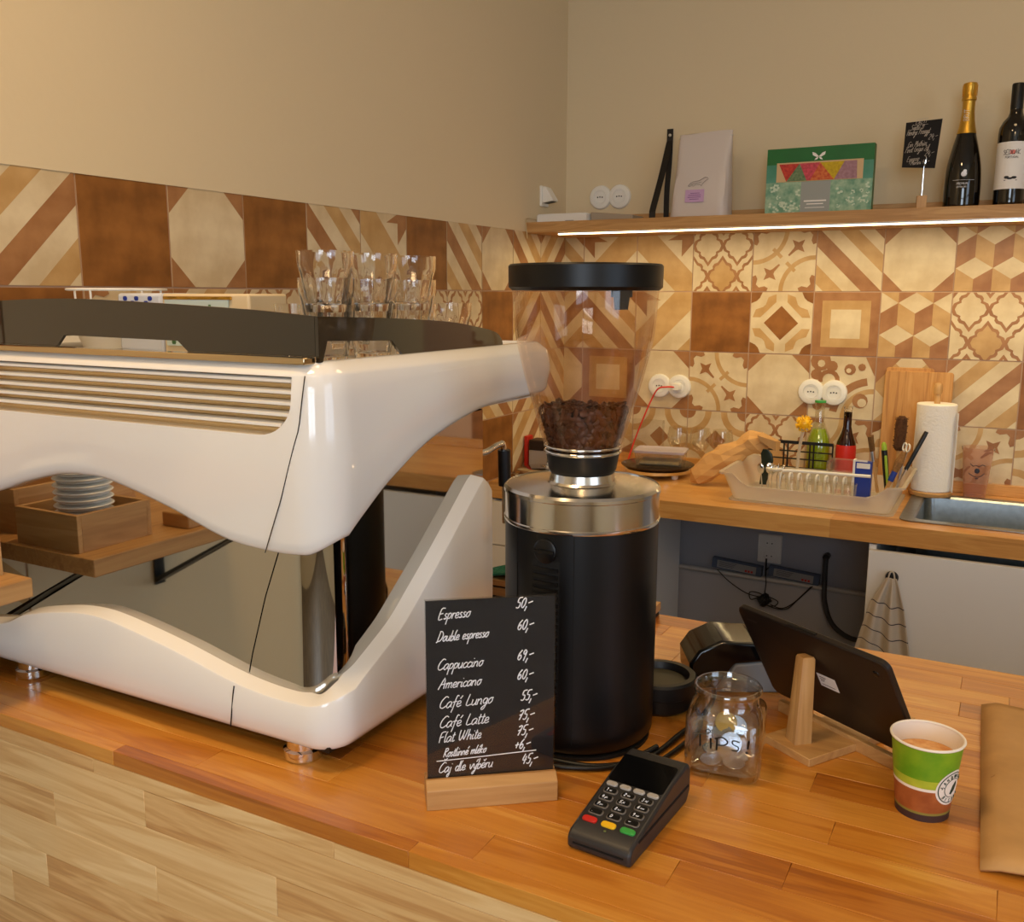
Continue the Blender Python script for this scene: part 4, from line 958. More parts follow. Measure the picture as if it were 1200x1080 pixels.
# ------------------------------------------------------------ tip jar
JA = math.radians(8)
t = thing('tip_jar', 'square clear glass tip jar with coins inside', 'jar', (1.2135, -2.157, BAR), JA); t.scale = (1.11, 1.11, .83)
out = [(.062, .0, .012), (.070, .003, .014), (.073, .012, .015), (.073, .076, .015), (.070, .083, .017)]
rs = [rrect(0, 0, w, w, r, 6, z) for w, z, r in out]
def cring(r, z): 
    n = 28; return [(r*math.cos(math.radians(a)), r*math.sin(math.radians(a)), z) for a in [0+90*i/6 for i in range(7)] + [90+90*i/6 for i in range(7)] + [180+90*i/6 for i in range(7)] + [270+90*i/6 for i in range(7)]]
def rr2(w, r, z):  # same vertex order as cring
    o_ = []
    for (sx, sy, a0) in ((1, 1, 0), (-1, 1, 90), (-1, -1, 180), (1, -1, 270)):
        for i in range(7):
            a = math.radians(a0+90*i/6); o_.append((sx*(w/2-r)+r*math.cos(a), sy*(w/2-r)+r*math.sin(a), z))
    return o_
rs = [rr2(w, r, z) for w, z, r in out] + [rr2(.066, .030, .0875), cring(.0315, .090), cring(.0300, .093), cring(.0300, .104), cring(.0325, .106), cring(.0330, .111), cring(.0318, .114), cring(.0300, .114), cring(.0285, .108), cring(.0280, .094), cring(.0285, .088), rr2(.062, .026, .083), rr2(.067, .013, .073), rr2(.067, .013, .012), rr2(.060, .012, .007)]
b = MB(); b.rings(rs, True, True); b.build('jar_body', 'jarglass', t, smooth=50)
b = MB(); F = lambda u, v: (u, -.0374, v)
b.tube([F(-.027, .0625), F(-.012, .0645)], .0006, 4); b.tube([F(-.020, .063), F(-.0195, .047)], .0009, 5)
b.tube([F(-.010, .060), F(-.0095, .046)], .0009, 5); b.tube([F(-.0125+.0022*math.cos(a), .0685+.0022*math.sin(a)) for a in [.8*i for i in range(9)]], .0006, 4)
b.tube([F(-.004, .061), F(-.004, .045)], .0009, 5); b.tube([F(-.006, .060), F(.001, .063), F(.006, .058), (.003, -.0374, .053), F(-.003, .052)], .0008, 5, smooth=4)
b.tube([F(.017, .060), F(.011, .061), F(.011, .056), F(.016, .053), F(.015, .048), F(.010, .048)], .0007, 5, smooth=4)
b.tube([F(.0255, .064), F(.0245, .053)], .0010, 5); b.ball(F(.0240, .0475), .0013, 6, 4)
b.build('lettering', 'black', t)
b = MB(); b.box(-.0372, -.0366, -.016, .010, .028, .066); b.build('sticker', 'paper', t, label='white sticker on the left side')
COIN = mat('coin_silver', (190, 192, 200), .25, metal=1.0); COING = mat('coin_gold', (214, 170, 80), .3, metal=1.0)
rnd = random.Random(12)
coins = [(-.006, -.008, .0105, .10, .0, COIN), (.012, .004, .0108, -.08, .08, COIN), (-.014, .012, .0112, .05, .12, COIN), (.004, .016, .0125, .1, .05, COIN), (.010, -.014, .0140, .15, .1, COIN), (-.012, -.016, .0150, .12, -.1, COIN), (.002, -.002, .0165, .2, .1, COIN),
         (.004, .012, .0240, 1.15, .2, COIN), (-.006, .020, .030, 1.25, -.3, COIN), (-.003, .0225, .046, 1.45, .1, COING), (.007, .024, .042, 1.40, .2, COIN)]
cm = MB(); cm.lathe([(0, 0), (.0118, 0), (.0122, .0004), (.0122, .0014), (.0118, .0018), (.0105, .0018), (.0102, .0016), (0, .0016)], 28)
lb = ['lying flat on the bottom at the left', 'lying flat at the right', 'lying flat at the back left', 'lying at the back', 'on top near the front right', 'on top near the front left', 'on top in the middle', 'tilted against the others', 'leaning at the back', 'leaning high at the back', 'leaning high at the back right']
for i, (x, y, z, rx, ry, m) in enumerate(coins):
    o = cm.build('coin', m, None, smooth=30)
    w = Matrix.Translation((1.2135, -2.157, BAR)) @ Matrix.Rotation(JA, 4, 'Z') @ Matrix.Translation((x*1.05, y*1.05, z*.86)) @ Euler((rx, ry, 0)).to_matrix().to_4x4()
    o.matrix_world = w
    tag(o, ('gold coloured' if m is COING else 'silver') + ' coin in the tip jar, ' + lb[i], 'coin', 'coins in the tip jar')

# ------------------------------------------------------------ paper coffee cup
CU = (1.4125, -2.150, BAR)
t = thing('paper_cup', 'green and brown paper coffee cup filled with crema coffee', 'cup', CU); t.scale = (.87, .87, .87)
r0, r1, H = .0285, .0385, .091
def cr_(z): return r0+(r1-r0)*z/H
M['cup_green'] = mat('cup_green', (96, 152, 24), .45, c2=(146, 178, 36), nscale=22)
M['cup_lime'] = mat('cup_lime', (190, 196, 60), .45, c2=(150, 178, 40), nscale=30)
M['cup_brown'] = mat('cup_brown', (176, 100, 52), .5, c2=(150, 78, 36), nscale=50)
M['cup_dark'] = mat('cup_dark', (64, 44, 44), .5); M['cup_olive'] = mat('cup_olive', (140, 130, 60), .5)
M['cup_in'] = mat('cup_inside', (240, 232, 222), .5)
b = MB()
b.lathe([(cr_(.004)-.0012, .012), (cr_(.004), 0)] + [(cr_(z), z) for z in (.0085,)], 64, mi=0, cap1=False)
b.lathe([(cr_(z), z) for z in (.0085, .0115)], 64, mi=1, cap0=False, cap1=False)
b.lathe([(cr_(z), z) for z in (.0115, .0385)], 64, mi=2, cap0=False, cap1=False)
b.lathe([(cr_(z), z) for z in (.0385, .0420)], 64, mi=3, cap0=False, cap1=False)
b.lathe([(cr_(z), z) for z in (.0420, .052)], 64, mi=4, cap0=False, cap1=False)
b.lathe([(cr_(z), z) for z in (.052, H)], 64, mi=5, cap0=False, cap1=False)
b.build('wall', ['cup_dark', 'cup_olive', 'cup_brown', 'cup_in', 'cup_lime', 'cup_green'], t, smooth=60)
b = MB(); b.lathe([(cr_(H)-.0006, H), (cr_(.010)-.0012, .010), (0, .010)], 64, cap0=False, cap1=False); b.build('inside', 'cup_in', t, smooth=60)
b = MB(); b.lathe([(r1+.0016*math.cos(a)+.0002, H+.0016*math.sin(a)) for a in [2*PI*i/10 for i in range(10)]], 64, cap0=False, cap1=False, closed=True); b.build('rim', 'cup_in', t, smooth=80)
b = MB(); rz = .070; b.lathe([(0, rz+.0008), (.02, rz+.0006), (cr_(rz)-.0012, rz)], 64, cap0=False, cap1=False); b.build('coffee', mat('crema', (232, 182, 118), .4, c2=(206, 140, 74), nscale=90), t, smooth=60)
# round emblem wrapped on the wall
ea = math.radians(-28); ez = .043
def EM(u, v, h): # u along circumference in metres, v up
    z = ez+v; r = cr_(z)+h; a = ea+u/cr_(z); return (r*math.cos(a), r*math.sin(a), z)
def disc(b, R_, h, mi=0, cx=0, cy=0, n=36):
    vs = [EM(cx, cy, h)]
    for k in (.33, .66, 1.0): vs += [EM(cx+R_*k*math.cos(2*PI*i/n), cy+R_*k*math.sin(2*PI*i/n), h) for i in range(n)]
    fs = [(0, 1+i, 1+(i+1) % n) for i in range(n)]
    for q in (0, 1): fs += [(1+q*n+i, 1+(q+1)*n+i, 1+(q+1)*n+(i+1) % n, 1+q*n+(i+1) % n) for i in range(n)]
    b.add(vs, fs, mi)
b = MB(); disc(b, .0215, .0003, 0); disc(b, .0192, .00045, 1); disc(b, .0180, .0006, 0); disc(b, .0118, .0008, 1); disc(b, .0110, .001, 0)
def arcw(b, s_, R_, a0, da, h, top=True):
    for i, ch in enumerate(s_):
        a = math.radians(a0 + (-da if top else da)*i); cx, cy = R_*math.cos(a), R_*math.sin(a)
        rt = a-PI/2 if top else a+PI/2
        def F3(u, v, cx=cx, cy=cy, rt=rt): return EM(cx+(u-h*.5)*math.cos(rt)-(v-h)*math.sin(rt), cy+(u-h*.5)*math.sin(rt)+(v-h)*math.cos(rt), .0013)
        write(b, ch, 0, 0, h, F3, .00035, 0, 0, .9, 1)
arcw(b, 'SANDWICH', .0150, 170, 20, .0020, True); arcw(b, 'BISTRO', .0150, 222, 19, .0020, False)
leaf = [(-.004, -.0065), (-.0015, -.008), (.003, -.003), (.005, .004), (.0035, .008), (-.001, .003)]
b.prism(leaf, lambda u, v, w: EM(u, v, .0012+w), .0003, 1); disc(b, .0008, .0012, 1, -.0148, .001, 8)
b.build('round_emblem', ['cup_in', mat('emblem_dark_green', (34, 60, 44), .5)], t)

# ------------------------------------------------------------ kraft bag on the right of the bar
t = thing('kraft_bag', 'flat brown kraft paper bag lying at the right end of the bar', 'paper bag', (1.56, -2.05, BAR))
b = MB(); nx, ny = 12, 24; vs = []
for j in range(ny+1):
    for i in range(nx+1):
        u, v = i/nx, j/ny
        x = -.092+.19*u - .012*v; y = -.188+.375*v + .010*u
        z = .010+.004*math.sin(u*3+v*2)+.0016*math.sin(v*17+u*2)
        if i == 0 or i == nx: z = .0055+.001*math.sin(v*9)
        if j == 0: z -= .004
        vs.append((x, y, max(z, .003)))
n_ = nx+1
b.add(vs, [(j*n_+i, j*n_+i+1, (j+1)*n_+i+1, (j+1)*n_+i) for j in range(ny) for i in range(nx)])
o = b.build('paper_body', 'kraft', t, smooth=40); md = o.modifiers.new('s', 'SOLIDIFY'); md.thickness = .003; md.offset = -1
b = MB(); write(b, 'A...', -.088, -.022, .008, lambda u, v: (u, v, .0132), .0003, .2, 0, 1.0); b.build('faint_print', mat('faint_ink', (160, 116, 66), .8), t)

# ------------------------------------------------------------ tablet and its wooden stand
B0 = Vector((1.224, -1.972, BAR+.016)); B1 = Vector((1.406, -2.083, BAR+.016)); e_ = (B1-B0).normalized(); n_ = Vector((e_.y, -e_.x, 0)); th = math.radians(60)
up_ = n_*math.cos(th)+Vector((0, 0, math.sin(th)))
fm = frame(B0, e_, up_)   # z axis of the frame points away from or to the camera
zc = fm.col[2].xyz
LT, HT = .2132, .145
sgn = 1 if zc.dot(Vector((1.458, -3.107, 0))-B0) > 0 else -1
t = thing('tablet', 'black tablet leaning on a wooden stand, its back towards the camera', 'tablet', B0)
fl = fm.copy(); fl.translation = Vector((0, 0, 0))
b = MB(); b.at(fl); b.rings([rrect(LT/2, HT/2, LT-2*i_, HT-2*i_, .010, 6, sgn*z) for z, i_ in ((-.008, .0008), (-.007, 0), (-.002, 0), (-.0005, .0012), (0, .004))]); b.build('back_shell', mat('tablet_back', (30, 24, 22), .38), t, smooth=25)
b = MB(); b.at(fl); b.rings([rrect(LT/2, HT/2, LT-.006, HT-.006, .008, 6, -sgn*(.0081)), rrect(LT/2, HT/2, LT-.006, HT-.006, .008, 6, -sgn*.0085)]); b.build('screen', 'black_gl', t)
b = MB(); b.at(fl @ Matrix.Translation((LT-.018, HT-.020, 0))); b.lathe([(0, sgn*.0012), (.003, sgn*.0012), (.0042, sgn*.0006), (.0045, 0)], 20); b.build('camera_lens', 'black_gl', t, smooth=40)
b = MB(); b.at(fl); b.box(.100, .126, .062, .082, min(0, sgn*.0003), max(0, sgn*.0003)); st = b.build('label_sticker', 'paper', t)
b = MB(); b.at(fl)
for k in range(3): b.box(.103, .112-.002*k, .077-.003*k, .078-.003*k, min(sgn*.0003, sgn*.0004), max(sgn*.0003, sgn*.0004))
b.box(.103, .122, .0655, .0663, min(sgn*.0003, sgn*.0004), max(sgn*.0003, sgn*.0004))
b.build('print', 'black', st)
b = MB(); b.at(fl); b.box(.012, .028, HT-.017, HT-.0155, min(0, sgn*.0002), max(0, sgn*.0002)); b.box(.085, .108, HT-.043, HT-.0415, min(0, sgn*.0002), max(0, sgn*.0002)); b.build('back_print', mat('dim_print', (58, 50, 46), .4), t)
b = MB(); b.at(fl); b.box(.08, .12, HT-.0003, HT+.001, sgn*-.006 if sgn > 0 else .003, sgn*-.003 if sgn > 0 else .006); b.build('side_button', 'black', t)
sd = Vector((.53, .85, 0)).normalized()
t = thing('tablet_stand', 'light wooden tablet stand with square base and upright post', 'tablet stand', (1.296, -2.118, BAR))
sa = math.atan2(sd.y, sd.x)
b = MB(); b.at(Matrix.Rotation(sa, 4, 'Z')); b.box(0, .125, 0, .068, 0.0, .0095); b.build('base', 'oak', t, bevel=.0008)
b = MB(); b.at(Matrix.Rotation(sa, 4, 'Z')); b.box(.118, .19, .010, .058, 0.0, .0095); b.box(.075, .084, -.055, .120, .0, .0145); b.build('ledge', 'oak', t, bevel=.0008)
pc = Vector((1.2760, -2.0775, 0))-Vector((1.296, -2.118, 0))
b = MB()
def sq(z, s_, off): 
    return [(pc.x+off[0]+q[0], pc.y+off[1]+q[1], z) for q in rrect(0, 0, s_, s_, .0012, 2, None, sa-.30)]
b.rings([sq(.0095, .0215, (0, 0)), sq(.108, .0160, (.002, .003)), sq(.1105, .0135, (.002, .003))]); b.build('post', 'oakZ', t, smooth=25)

# ------------------------------------------------------------ second terminal behind the jar
t = thing('receipt_terminal', 'black payment terminal with silver side standing behind the tip jar', 'card terminal', (1.150, -1.935, BAR), math.radians(28))
# length along local +x towards the tablet, wide along y
prof = [(-.050, .006), (-.046, .002), (.060, .0), (.075, .010), (.075, .036), (-.004, .058), (-.014, .0625), (-.044, .052), (-.052, .040)]
b = MB(); b.rings([[(x, y, z) for x, z in prof] for y in (-.040, .040)]); 
prof2 = [(-.052, .012), (-.040, .006), (-.018, .008), (.004, .040), (.112, .050), (.112, .066), (.004, .070), (-.014, .0715), (-.042, .058), (-.054, .040)]
b = MB(); b.rings([[(x, y, z) for x, z in prof2] for y in (-.039, .039)]); b.build('housing', 'black_gl', t, bevel=.004, seg=3)
b = MB(); b.rings([[(x, y, z) for x, z in [(-.018, .0), (.112, .0), (.112, .049), (.006, .039), (-.014, .009)]] for y in (-.036, .036)]); b.build('lower_body', mat('silver_plastic', (126, 124, 122), .35), t, bevel=.003)
b = MB(); b.box(.03, .095, -.03, .03, .0655, .0705); b.build('screen', 'black_gl', t, bevel=.001)
b = MB(); b.tube([(1.118, -2.00, BAR+.004), (1.128, -2.03, BAR+.004), (1.15, -2.05, BAR+.004), (1.165, -2.10, BAR+.004), (1.150, -2.19, BAR+.004), (1.13, -2.215, BAR+.004)], .0028, 8, smooth=8)
tag(b.build('terminal_cable', 'black', None, smooth=60), 'black cable hanging down from the rear payment terminal between dish and jar', 'cable')

# ------------------------------------------------------------ board with cloth behind the grinder
t = thing('tamping_board', 'wooden board with dark underside at the far edge of the bar behind the grinder', 'board', (.86, -1.755, BAR))
b = MB(); b.box(-.17, .125, -.03, .03, .0, .008); b.build('rubber_base', 'rubber', t, bevel=.001)
b = MB(); b.box(-.172, .127, -.032, .032, .0082, .022); b.build('lower_board', 'oak', t, bevel=.001)
b = MB(); b.box(-.172, .02, -.032, .032, .0255, .036); b.build('upper_board', 'oak', t, bevel=.001)
b = MB(); b.box(-.165, .015, -.028, .028, .022, .0256); b.build('spacer', 'rubber', t)
b = MB(); vs = []; N = 14
for j in range(N+1):
    for i in range(N+1):
        u, v = i/N, j/N
        vs.append((-.075+.15*u+.004*math.sin(v*7), -.030+.060*v+.003*math.sin(u*9), .004+.010*math.sin(u*PI)*(.6+.4*math.sin(v*8+u*5))+.002*math.sin(u*31)*math.sin(v*23)))
b.add(vs, [(j*(N+1)+i, j*(N+1)+i+1, (j+1)*(N+1)+i+1, (j+1)*(N+1)+i) for j in range(N) for i in range(N)])
o = b.build('cleaning_cloth', mat('green_microfibre', (58, 140, 112), .95, noise=.35, nscale=200, bump=.5, bscale=500), None, smooth=50, loc=(.765, -1.755, BAR+.037)); md = o.modifiers.new('s', 'SOLIDIFY'); md.thickness = .004; md.offset = -1
tag(o, 'crumpled green microfibre cloth lying on the wooden board between machine and grinder', 'cloth')

# ------------------------------------------------------------ shelf on the customer side (its corner and its reflection show)
SH = (0.002, -2.668, -.355)
t = thing('side_shelf', 'wooden wall shelf with black brackets in front of the machine, seen in its mirror', 'shelf', SH)
b = MB(); b.box(0, .414, -.36, .254, -.0245, 0); b.build('board', 'oakY', t, bevel=.0015)
for y in (.19, -.20):
    b = MB(); b.box(0, .004, y-.012, y+.012, -.22, -.025); b.box(0, .40, y-.012, y+.012, -.029, -.025)
    b.rings([[(x, yy, z) for x, z in ((.004, -.215), (.33, -.033), (.345, -.029), (.004, -.205+.0))] for yy in (y-.012, y+.012)]); b.build('bracket', 'black', t)
def wbox(label, x0, x1, y0, y1, h):
    t = thing('wooden_box', label, 'box', ((x0+x1)/2, (y0+y1)/2, -.355)); w = (x1-x0)/2; d = (y1-y0)/2; th_ = .007
    for nm, q in (('end_panel', (-w, w, -d, -d+th_)), ('end_panel', (-w, w, d-th_, d)), ('side_panel', (-w, -w+th_, -d+th_, d-th_)), ('side_panel', (w-th_, w, -d+th_, d-th_))):
        b = MB(); b.box(*q, 0, h); b.build(nm, 'oak' if nm == 'end_panel' else 'oakY', t, bevel=.0006)
    b = MB(); b.box(-w+th_, w-th_, -d+th_, d-th_, 0, .006); b.build('bottom_panel', 'oak', t)
wbox('open oak box holding stacked white lids, reflected in the machine', .245, .375, -2.545, -2.424, .052)
wbox('long oak box behind the lid box on the side shelf, by the wall', .05, .205, -2.66, -2.45, .066)
b = MB(); b.box(0, .055, 0, .10, 0, .022); tag(b.build('wooden_block', 'oak', None, bevel=.002, loc=(.345, -2.69, -.355)), 'flat oak block at the back of the side shelf, beyond the lid box', 'block')
LM = MB(); LM.lathe([(.0, 0), (.034, 0), (.0352, .0025), (.0388, .004), (.0398, .0052), (.0385, .0064), (.034, .0066), (.030, .009), (0, .009)], 36)
lid0 = None
for k in range(10):
    loc = (.310, -2.486, -.3485+.0098*k)
    L_ = 'white plastic cup lid in the oak box stack, ' + ('lowest of ten' if k == 0 else 'topmost of ten' if k == 9 else ['', 'second', 'third', 'fourth', 'fifth', 'sixth', 'seventh', 'eighth', 'ninth'][k] + ' from the bottom')
    if lid0 is None: lid0 = LM.build('cup_lid', 'white', None, smooth=35, loc=loc); o = lid0
    else: o = lid0.copy(); COL.objects.link(o); o.location = loc
    tag(o, L_, 'lid', 'white lids in the oak box')

# ------------------------------------------------------------ wall shelf with LED strip
t = thing('wall_shelf', 'long oak wall shelf over the tiles with a light strip underneath', 'shelf', (0, 0, .188))
b = MB(); b.box(.003, 2.4, -.31, -.004, 0, .0338); b.build('board', 'oak', t, bevel=.001)
b = MB(); b.box(.003, 2.4, -.020, -.004, .0340, .072); b.build('back_strip', 'oak', t, bevel=.001)
b = MB(); b.box(.12, 2.38, -.3095, -.300, -.0088, -.0048); ls = b.build('light_strip', mat('led_strip', (255, 226, 180), .5, emit=((255, 222, 170), 7.0)), t, label='glowing warm white light strip')
b = MB(); b.box(.118, 2.382, -.3080, -.294, -.0046, -.0003); b.build('strip_profile', 'steel', t)

def socket_pair(x, z, label, grp, m='white', plug=False):
    t = thing('double_socket', label, 'socket', (x, 0, z), 0, grp)
    for dx in (-.0355, .0355):
        b = MB(); b.at(Matrix.Translation((dx, -.0008, 0)) @ Matrix.Rotation(PI/2, 4, 'X')); b.lathe([(.041, 0), (.041, .004), (.038, .009), (.030, .0115), (.0235, .0115), (.0225, .009), (0, .009)], 40); pl_ = b.build('round_plate', m, t, smooth=35)
        b = MB(); b.at(Matrix.Translation((dx, -.0095, 0)) @ Matrix.Rotation(PI/2, 4, 'X')); b.lathe([(.0215, 0), (.0215, .0018), (.0195, .0022), (.0188, .0006), (0, .0004)], 32); b.build('insert', m, pl_, smooth=35)
        for hx, hz in ((-.0085, 0), (.0085, 0), (0, .001)):
            b = MB(); b.at(Matrix.Translation((dx+hx, -.0095, hz)) @ Matrix.Rotation(PI/2, 4, 'X')); b.lathe([(0, 0), (.0024, 0), (.0024, .0014), (0, .0014)], 10); b.build('pin_hole', 'black', pl_)
    return t
socket_pair(.1715, .322, 'pair of round white sockets on the painted wall above the shelf corner', 'round wall sockets')
s2 = socket_pair(.407, -.322, 'pair of round white sockets beside the grinder hopper, white plug inserted', 'round wall sockets')
b = MB(); b.at(Matrix.Translation((.0355, -.0095, 0)) @ Matrix.Rotation(PI/2, 4, 'X'))
b.rings([rrect(-.004, 0, w, h, .006, 3, z) for w, h, z in ((.030, .024, 0), (.032, .024, .020), (.026, .020, .026))]); b.build('plug', 'white', s2, smooth=35)
socket_pair(.919, -.317, 'pair of round white sockets above the dish rack, nothing plugged in', 'round wall sockets')
b = MB(); b.tube([(.435, -.033, -.322), (.410, -.040, -.322), (.378, -.036, -.330), (.350, -.022, -.370), (.32, -.02, -.44), (.29, -.02, -.52), (.27, -.03, -.594)], .0028, 8, smooth=6)
tag(b.build('red_cable', mat('red_cable_rubber', (226, 60, 50), .5), None, smooth=60), 'thin red cable running down from the plugged socket behind the grinder', 'cable')

# leather strap bracket
t = thing('leather_strap', 'black leather strap bracket screwed to the wall left of the coffee bag', 'strap', (.383, 0, .2222))
def strap(pts, w, th_=.002):
    b = MB(); rs = []
    P3 = crom([Vector(p) for p in pts], 5)
    for i, p in enumerate(P3):
        d = (P3[min(i+1, len(P3)-1)]-P3[max(i-1, 0)]).normalized(); n = d.cross(Vector((1, 0, 0))).normalized()
        rs.append([tuple(p+Vector((sx*w/2, 0, 0))+n*sy*th_/2) for sx, sy in ((-1, -1), (1, -1), (1, 1), (-1, 1))])
    b.rings(rs); return b
strap([(0, -.008, .308), (0, -.009, .27), (0, -.018, .255), (0, -.080, .150), (0, -.150, .045), (0, -.158, .026), (0, -.158, .0012)], .021).build('front_strap', 'leather', t, smooth=40)
strap([(0, -.0045, .308), (0, -.0045, .26), (.0, -.008, .20), (0, -.024, .10), (0, -.0225, .002)], .018).build('back_strap', 'leather', t, smooth=40)
b = MB(); b.at(Matrix.Translation((0, -.009, .288)) @ Matrix.Rotation(PI/2, 4, 'X')); b.lathe([(0, 0), (.005, 0), (.0048, .002), (0, .0028)], 16); b.build('screw', 'steel', t, smooth=40)

# white boxes in the shelf corner
t = thing('router_box', 'flat white plastic box lying at the left end of the shelf', 'box', (.12, -.165, .2222))
b = MB(); b.box(-.115, .065, -.07, .07, .0, .028); b.box(-.112, .062, -.068, .068, .028, .031); b.build('body', 'white', t, bevel=.003)
b = MB(); b.box(-.01, .02, -.0712, -.0700, .004, .008); b.build('slot', 'grey', t)
t = thing('grey_adapter', 'long tapering grey box lying on the shelf below the upper sockets', 'box', (.25, -.16, .2222))
b = MB(); b.rings([[(x, y, 0), (x, y2, 0), (x, y2, h), (x, y, h)] for x, y, y2, h in ((-.06, -.05, .05, .033), (.085, -.05, .05, .020))]); b.build('body', mat('warm_grey', (160, 146, 128), .6), t, bevel=.002)
b = MB(); b.tube([(.005, -.23, .235), (.004, -.30, .235), (.006, -.316, .222), (.012, -.317, .17)], .0014, 6, smooth=6)
tag(b.build('thin_cord', mat('cord', (206, 184, 140), .7), None, smooth=60), 'thin pale cord hanging over the left end of the shelf', 'cord')
t = thing('wall_lamp', 'small white wedge shaped fitting on the left wall above the shelf', 'wall fitting', (.002, -.185, .282))
b = MB(); b.box(0, .009, -.026, .026, .0, .066); b.build('mount', 'white', t, bevel=.0015)
b = MB(); b.rings([[(x, y, z) for x, z in ((.009, .010), (.046, .016), (.046, .022), (.020, .062), (.009, .062))] for y in (-.021, .021)]); b.build('wedge', 'white', t, bevel=.0015)
b = MB(); b.rings([[(x, y, z) for x, z in ((.013, .0092), (.043, .0142), (.043, .0146), (.013, .0098))] for y in (-.017, .017)]); b.build('opening', 'black', t)

# coffee bag
t = thing('coffee_bag', 'matt white coffee bag with a small lilac label on the shelf', 'coffee bag', (.545, -.16, .2222))
b = MB(); N = 14; rs = []
for j in range(N+1):
    v = j/N; z = .262*v
    dep = .046*(1-v**1.7)+.003; wd_ = .094+.004*math.sin(v*5); xo = .010*v
    ring = []
    for k in range(28):
        a = 2*PI*k/28; cx = math.copysign(abs(math.cos(a))**.35, math.cos(a)); cy = math.copysign(abs(math.sin(a))**.45, math.sin(a))
        x = xo+wd_*cx*(1-.10*v if cx > 0 else 1-.05*v); y = dep*cy
        y += .0022*math.sin(v*11+cx*4)*(1 if abs(cy) > .4 else 0)*(1-v*.6)
        if abs(cx) > .9: x += -.012*math.sin(v*PI)*(1-v)*math.copysign(1, cx)
        ring.append((x, y, z+(.003*math.sin(cx*2.5) if j == N else 0)))
    rs.append(ring)
b.rings(rs); b.build('pouch', mat('matt_foil', (206, 196, 190), .38, bump=.1, bscale=25), t, smooth=60)
b = MB(); b.box(-.078, .092, -.0048, .0048, .247, .2505); b.build('seal', 'steel', t, bevel=.001)
yb_ = lambda z: -(.046*(1-(z/.262)**1.7)+.003)
def bagq(b, x0, x1, z0, z1, off, mi=0):
    vs = [(x0, yb_(z0)-off, z0), (x1, yb_(z0)-off, z0), (x1, yb_(z1)-off, z1), (x0, yb_(z1)-off, z1)]
    b.add(vs, [(0, 1, 2, 3)], mi)
b = MB(); bagq(b, -.038, .022, .050, .088, .0034); lb_ = b.build('label', mat('lilac_label', (196, 160, 200), .6), t)
b = MB()
for k, (x0, x1) in enumerate(((-.022, .008), (-.028, .012), (-.030, .012), (-.024, .006))): bagq(b, x0, x1, .076-.006*k, .0778-.006*k, .0037)
b.build('print', mat('violet_ink', (120, 80, 140), .6), lb_)
b = MB(); dog = [(-.030, .100), (-.024, .108), (-.014, .112), (.004, .114), (.014, .120), (.022, .124), (.030, .122), (.032, .118), (.024, .114), (.014, .104), (.012, .098), (.006, .103), (-.008, .103), (-.014, .098), (-.018, .102), (-.026, .098), (-.031, .1)]
b.tube([(x, yb_(z)-.0036, z) for x, z in dog], .0006, 4); b.tube([(-.024, yb_(.104)-.0036, .104), (-.006, yb_(.107)-.0036, .107), (.012, yb_(.108)-.0036, .110)], .0005, 4)
b.build('line_drawing', mat('grey_ink', (110, 104, 104), .6), t)

# green gift box
t = thing('tea_gift_box', 'green tea gift box with a colourful window strip standing on the shelf', 'box', (.8995, -.166, .2222), math.radians(0))
b = MB(); b.box(-.152, .152, -.006, .030, 0, .196); b.build('body', mat('box_green', (20, 110, 48), .4, c2=(14, 96, 44), nscale=5), t, bevel=.001)
for x0_, x1_ in ((-.152, -.120), (.122, .152)):
    b = MB(); b.box(x0_, x1_, -.0066, -.006, .080, .150); b.build('teal_side_print', bpy.data.materials.get('box_teal') or mat('box_teal', (88, 150, 132), .45, c2=(50, 126, 96), nscale=8), t)
b = MB(); b.box(-.152, .152, -.0072, -.006, 0, .0985); b.build('lower_flap', mat('floral_mint', (160, 190, 160), .5, c2=(104, 152, 126), nscale=55), t)
b = MB(); rnd = random.Random(31)
for k in range(26):
    cx = rnd.choice([rnd.uniform(-.142, -.05), rnd.uniform(.05, .142)]); cz = rnd.uniform(.014, .088); r = rnd.uniform(.006, .013)
    for i in range(6):
        a = i*PI/3+k; p = (cx+r*.6*math.cos(a), cz+r*.6*math.sin(a))
        if abs(p[0]) < .148 and .004 < p[1] < .094: b.ball((p[0], -.0073, p[1]), r*.36, 7, 4, (1, .06, 1), rnd.choice([0, 0, 1]))
b.build('flower_print', [mat('petal', (196, 214, 190), .5), mat('petal_shade', (134, 178, 150), .5)], t, kind='stuff')
b = MB(); b.box(-.048, .036, -.0078, -.0070, .0, .098); sv = b.build('silver_band', mat('silver_print', (150, 156, 154), .35, metal=.3), t)
b = MB(); b.box(-.038, .026, -.0081, -.0077, .040, .044); b.box(-.030, .018, -.0081, -.0077, .032, .0345); b.box(-.034, .022, -.0081, -.0077, .022, .0235); b.build('print', 'paper', sv)
b = MB(); b.box(-.122, .124, -.0074, -.0060, .099, .1545); wn = b.build('window_strip', mat('window_cream', (206, 176, 130), .5), t)
cols = [mat('tea_red', (206, 70, 46), .6, c2=(170, 40, 40), nscale=120), mat('tea_green', (120, 140, 100), .6, c2=(80, 110, 74), nscale=120), mat('tea_pink', (214, 80, 96), .6, c2=(176, 60, 70), nscale=120), mat('tea_orange', (214, 120, 60), .6, c2=(190, 70, 40), nscale=120), mat('tea_yellow', (206, 176, 10), .6, c2=(180, 150, 10), nscale=120), mat('tea_mauve', (170, 130, 140), .6, c2=(150, 110, 120), nscale=120)]
b = MB(); wv = lambda u, v, w: (-.115+.228*u, -.0078-w, .1005+.050*v)
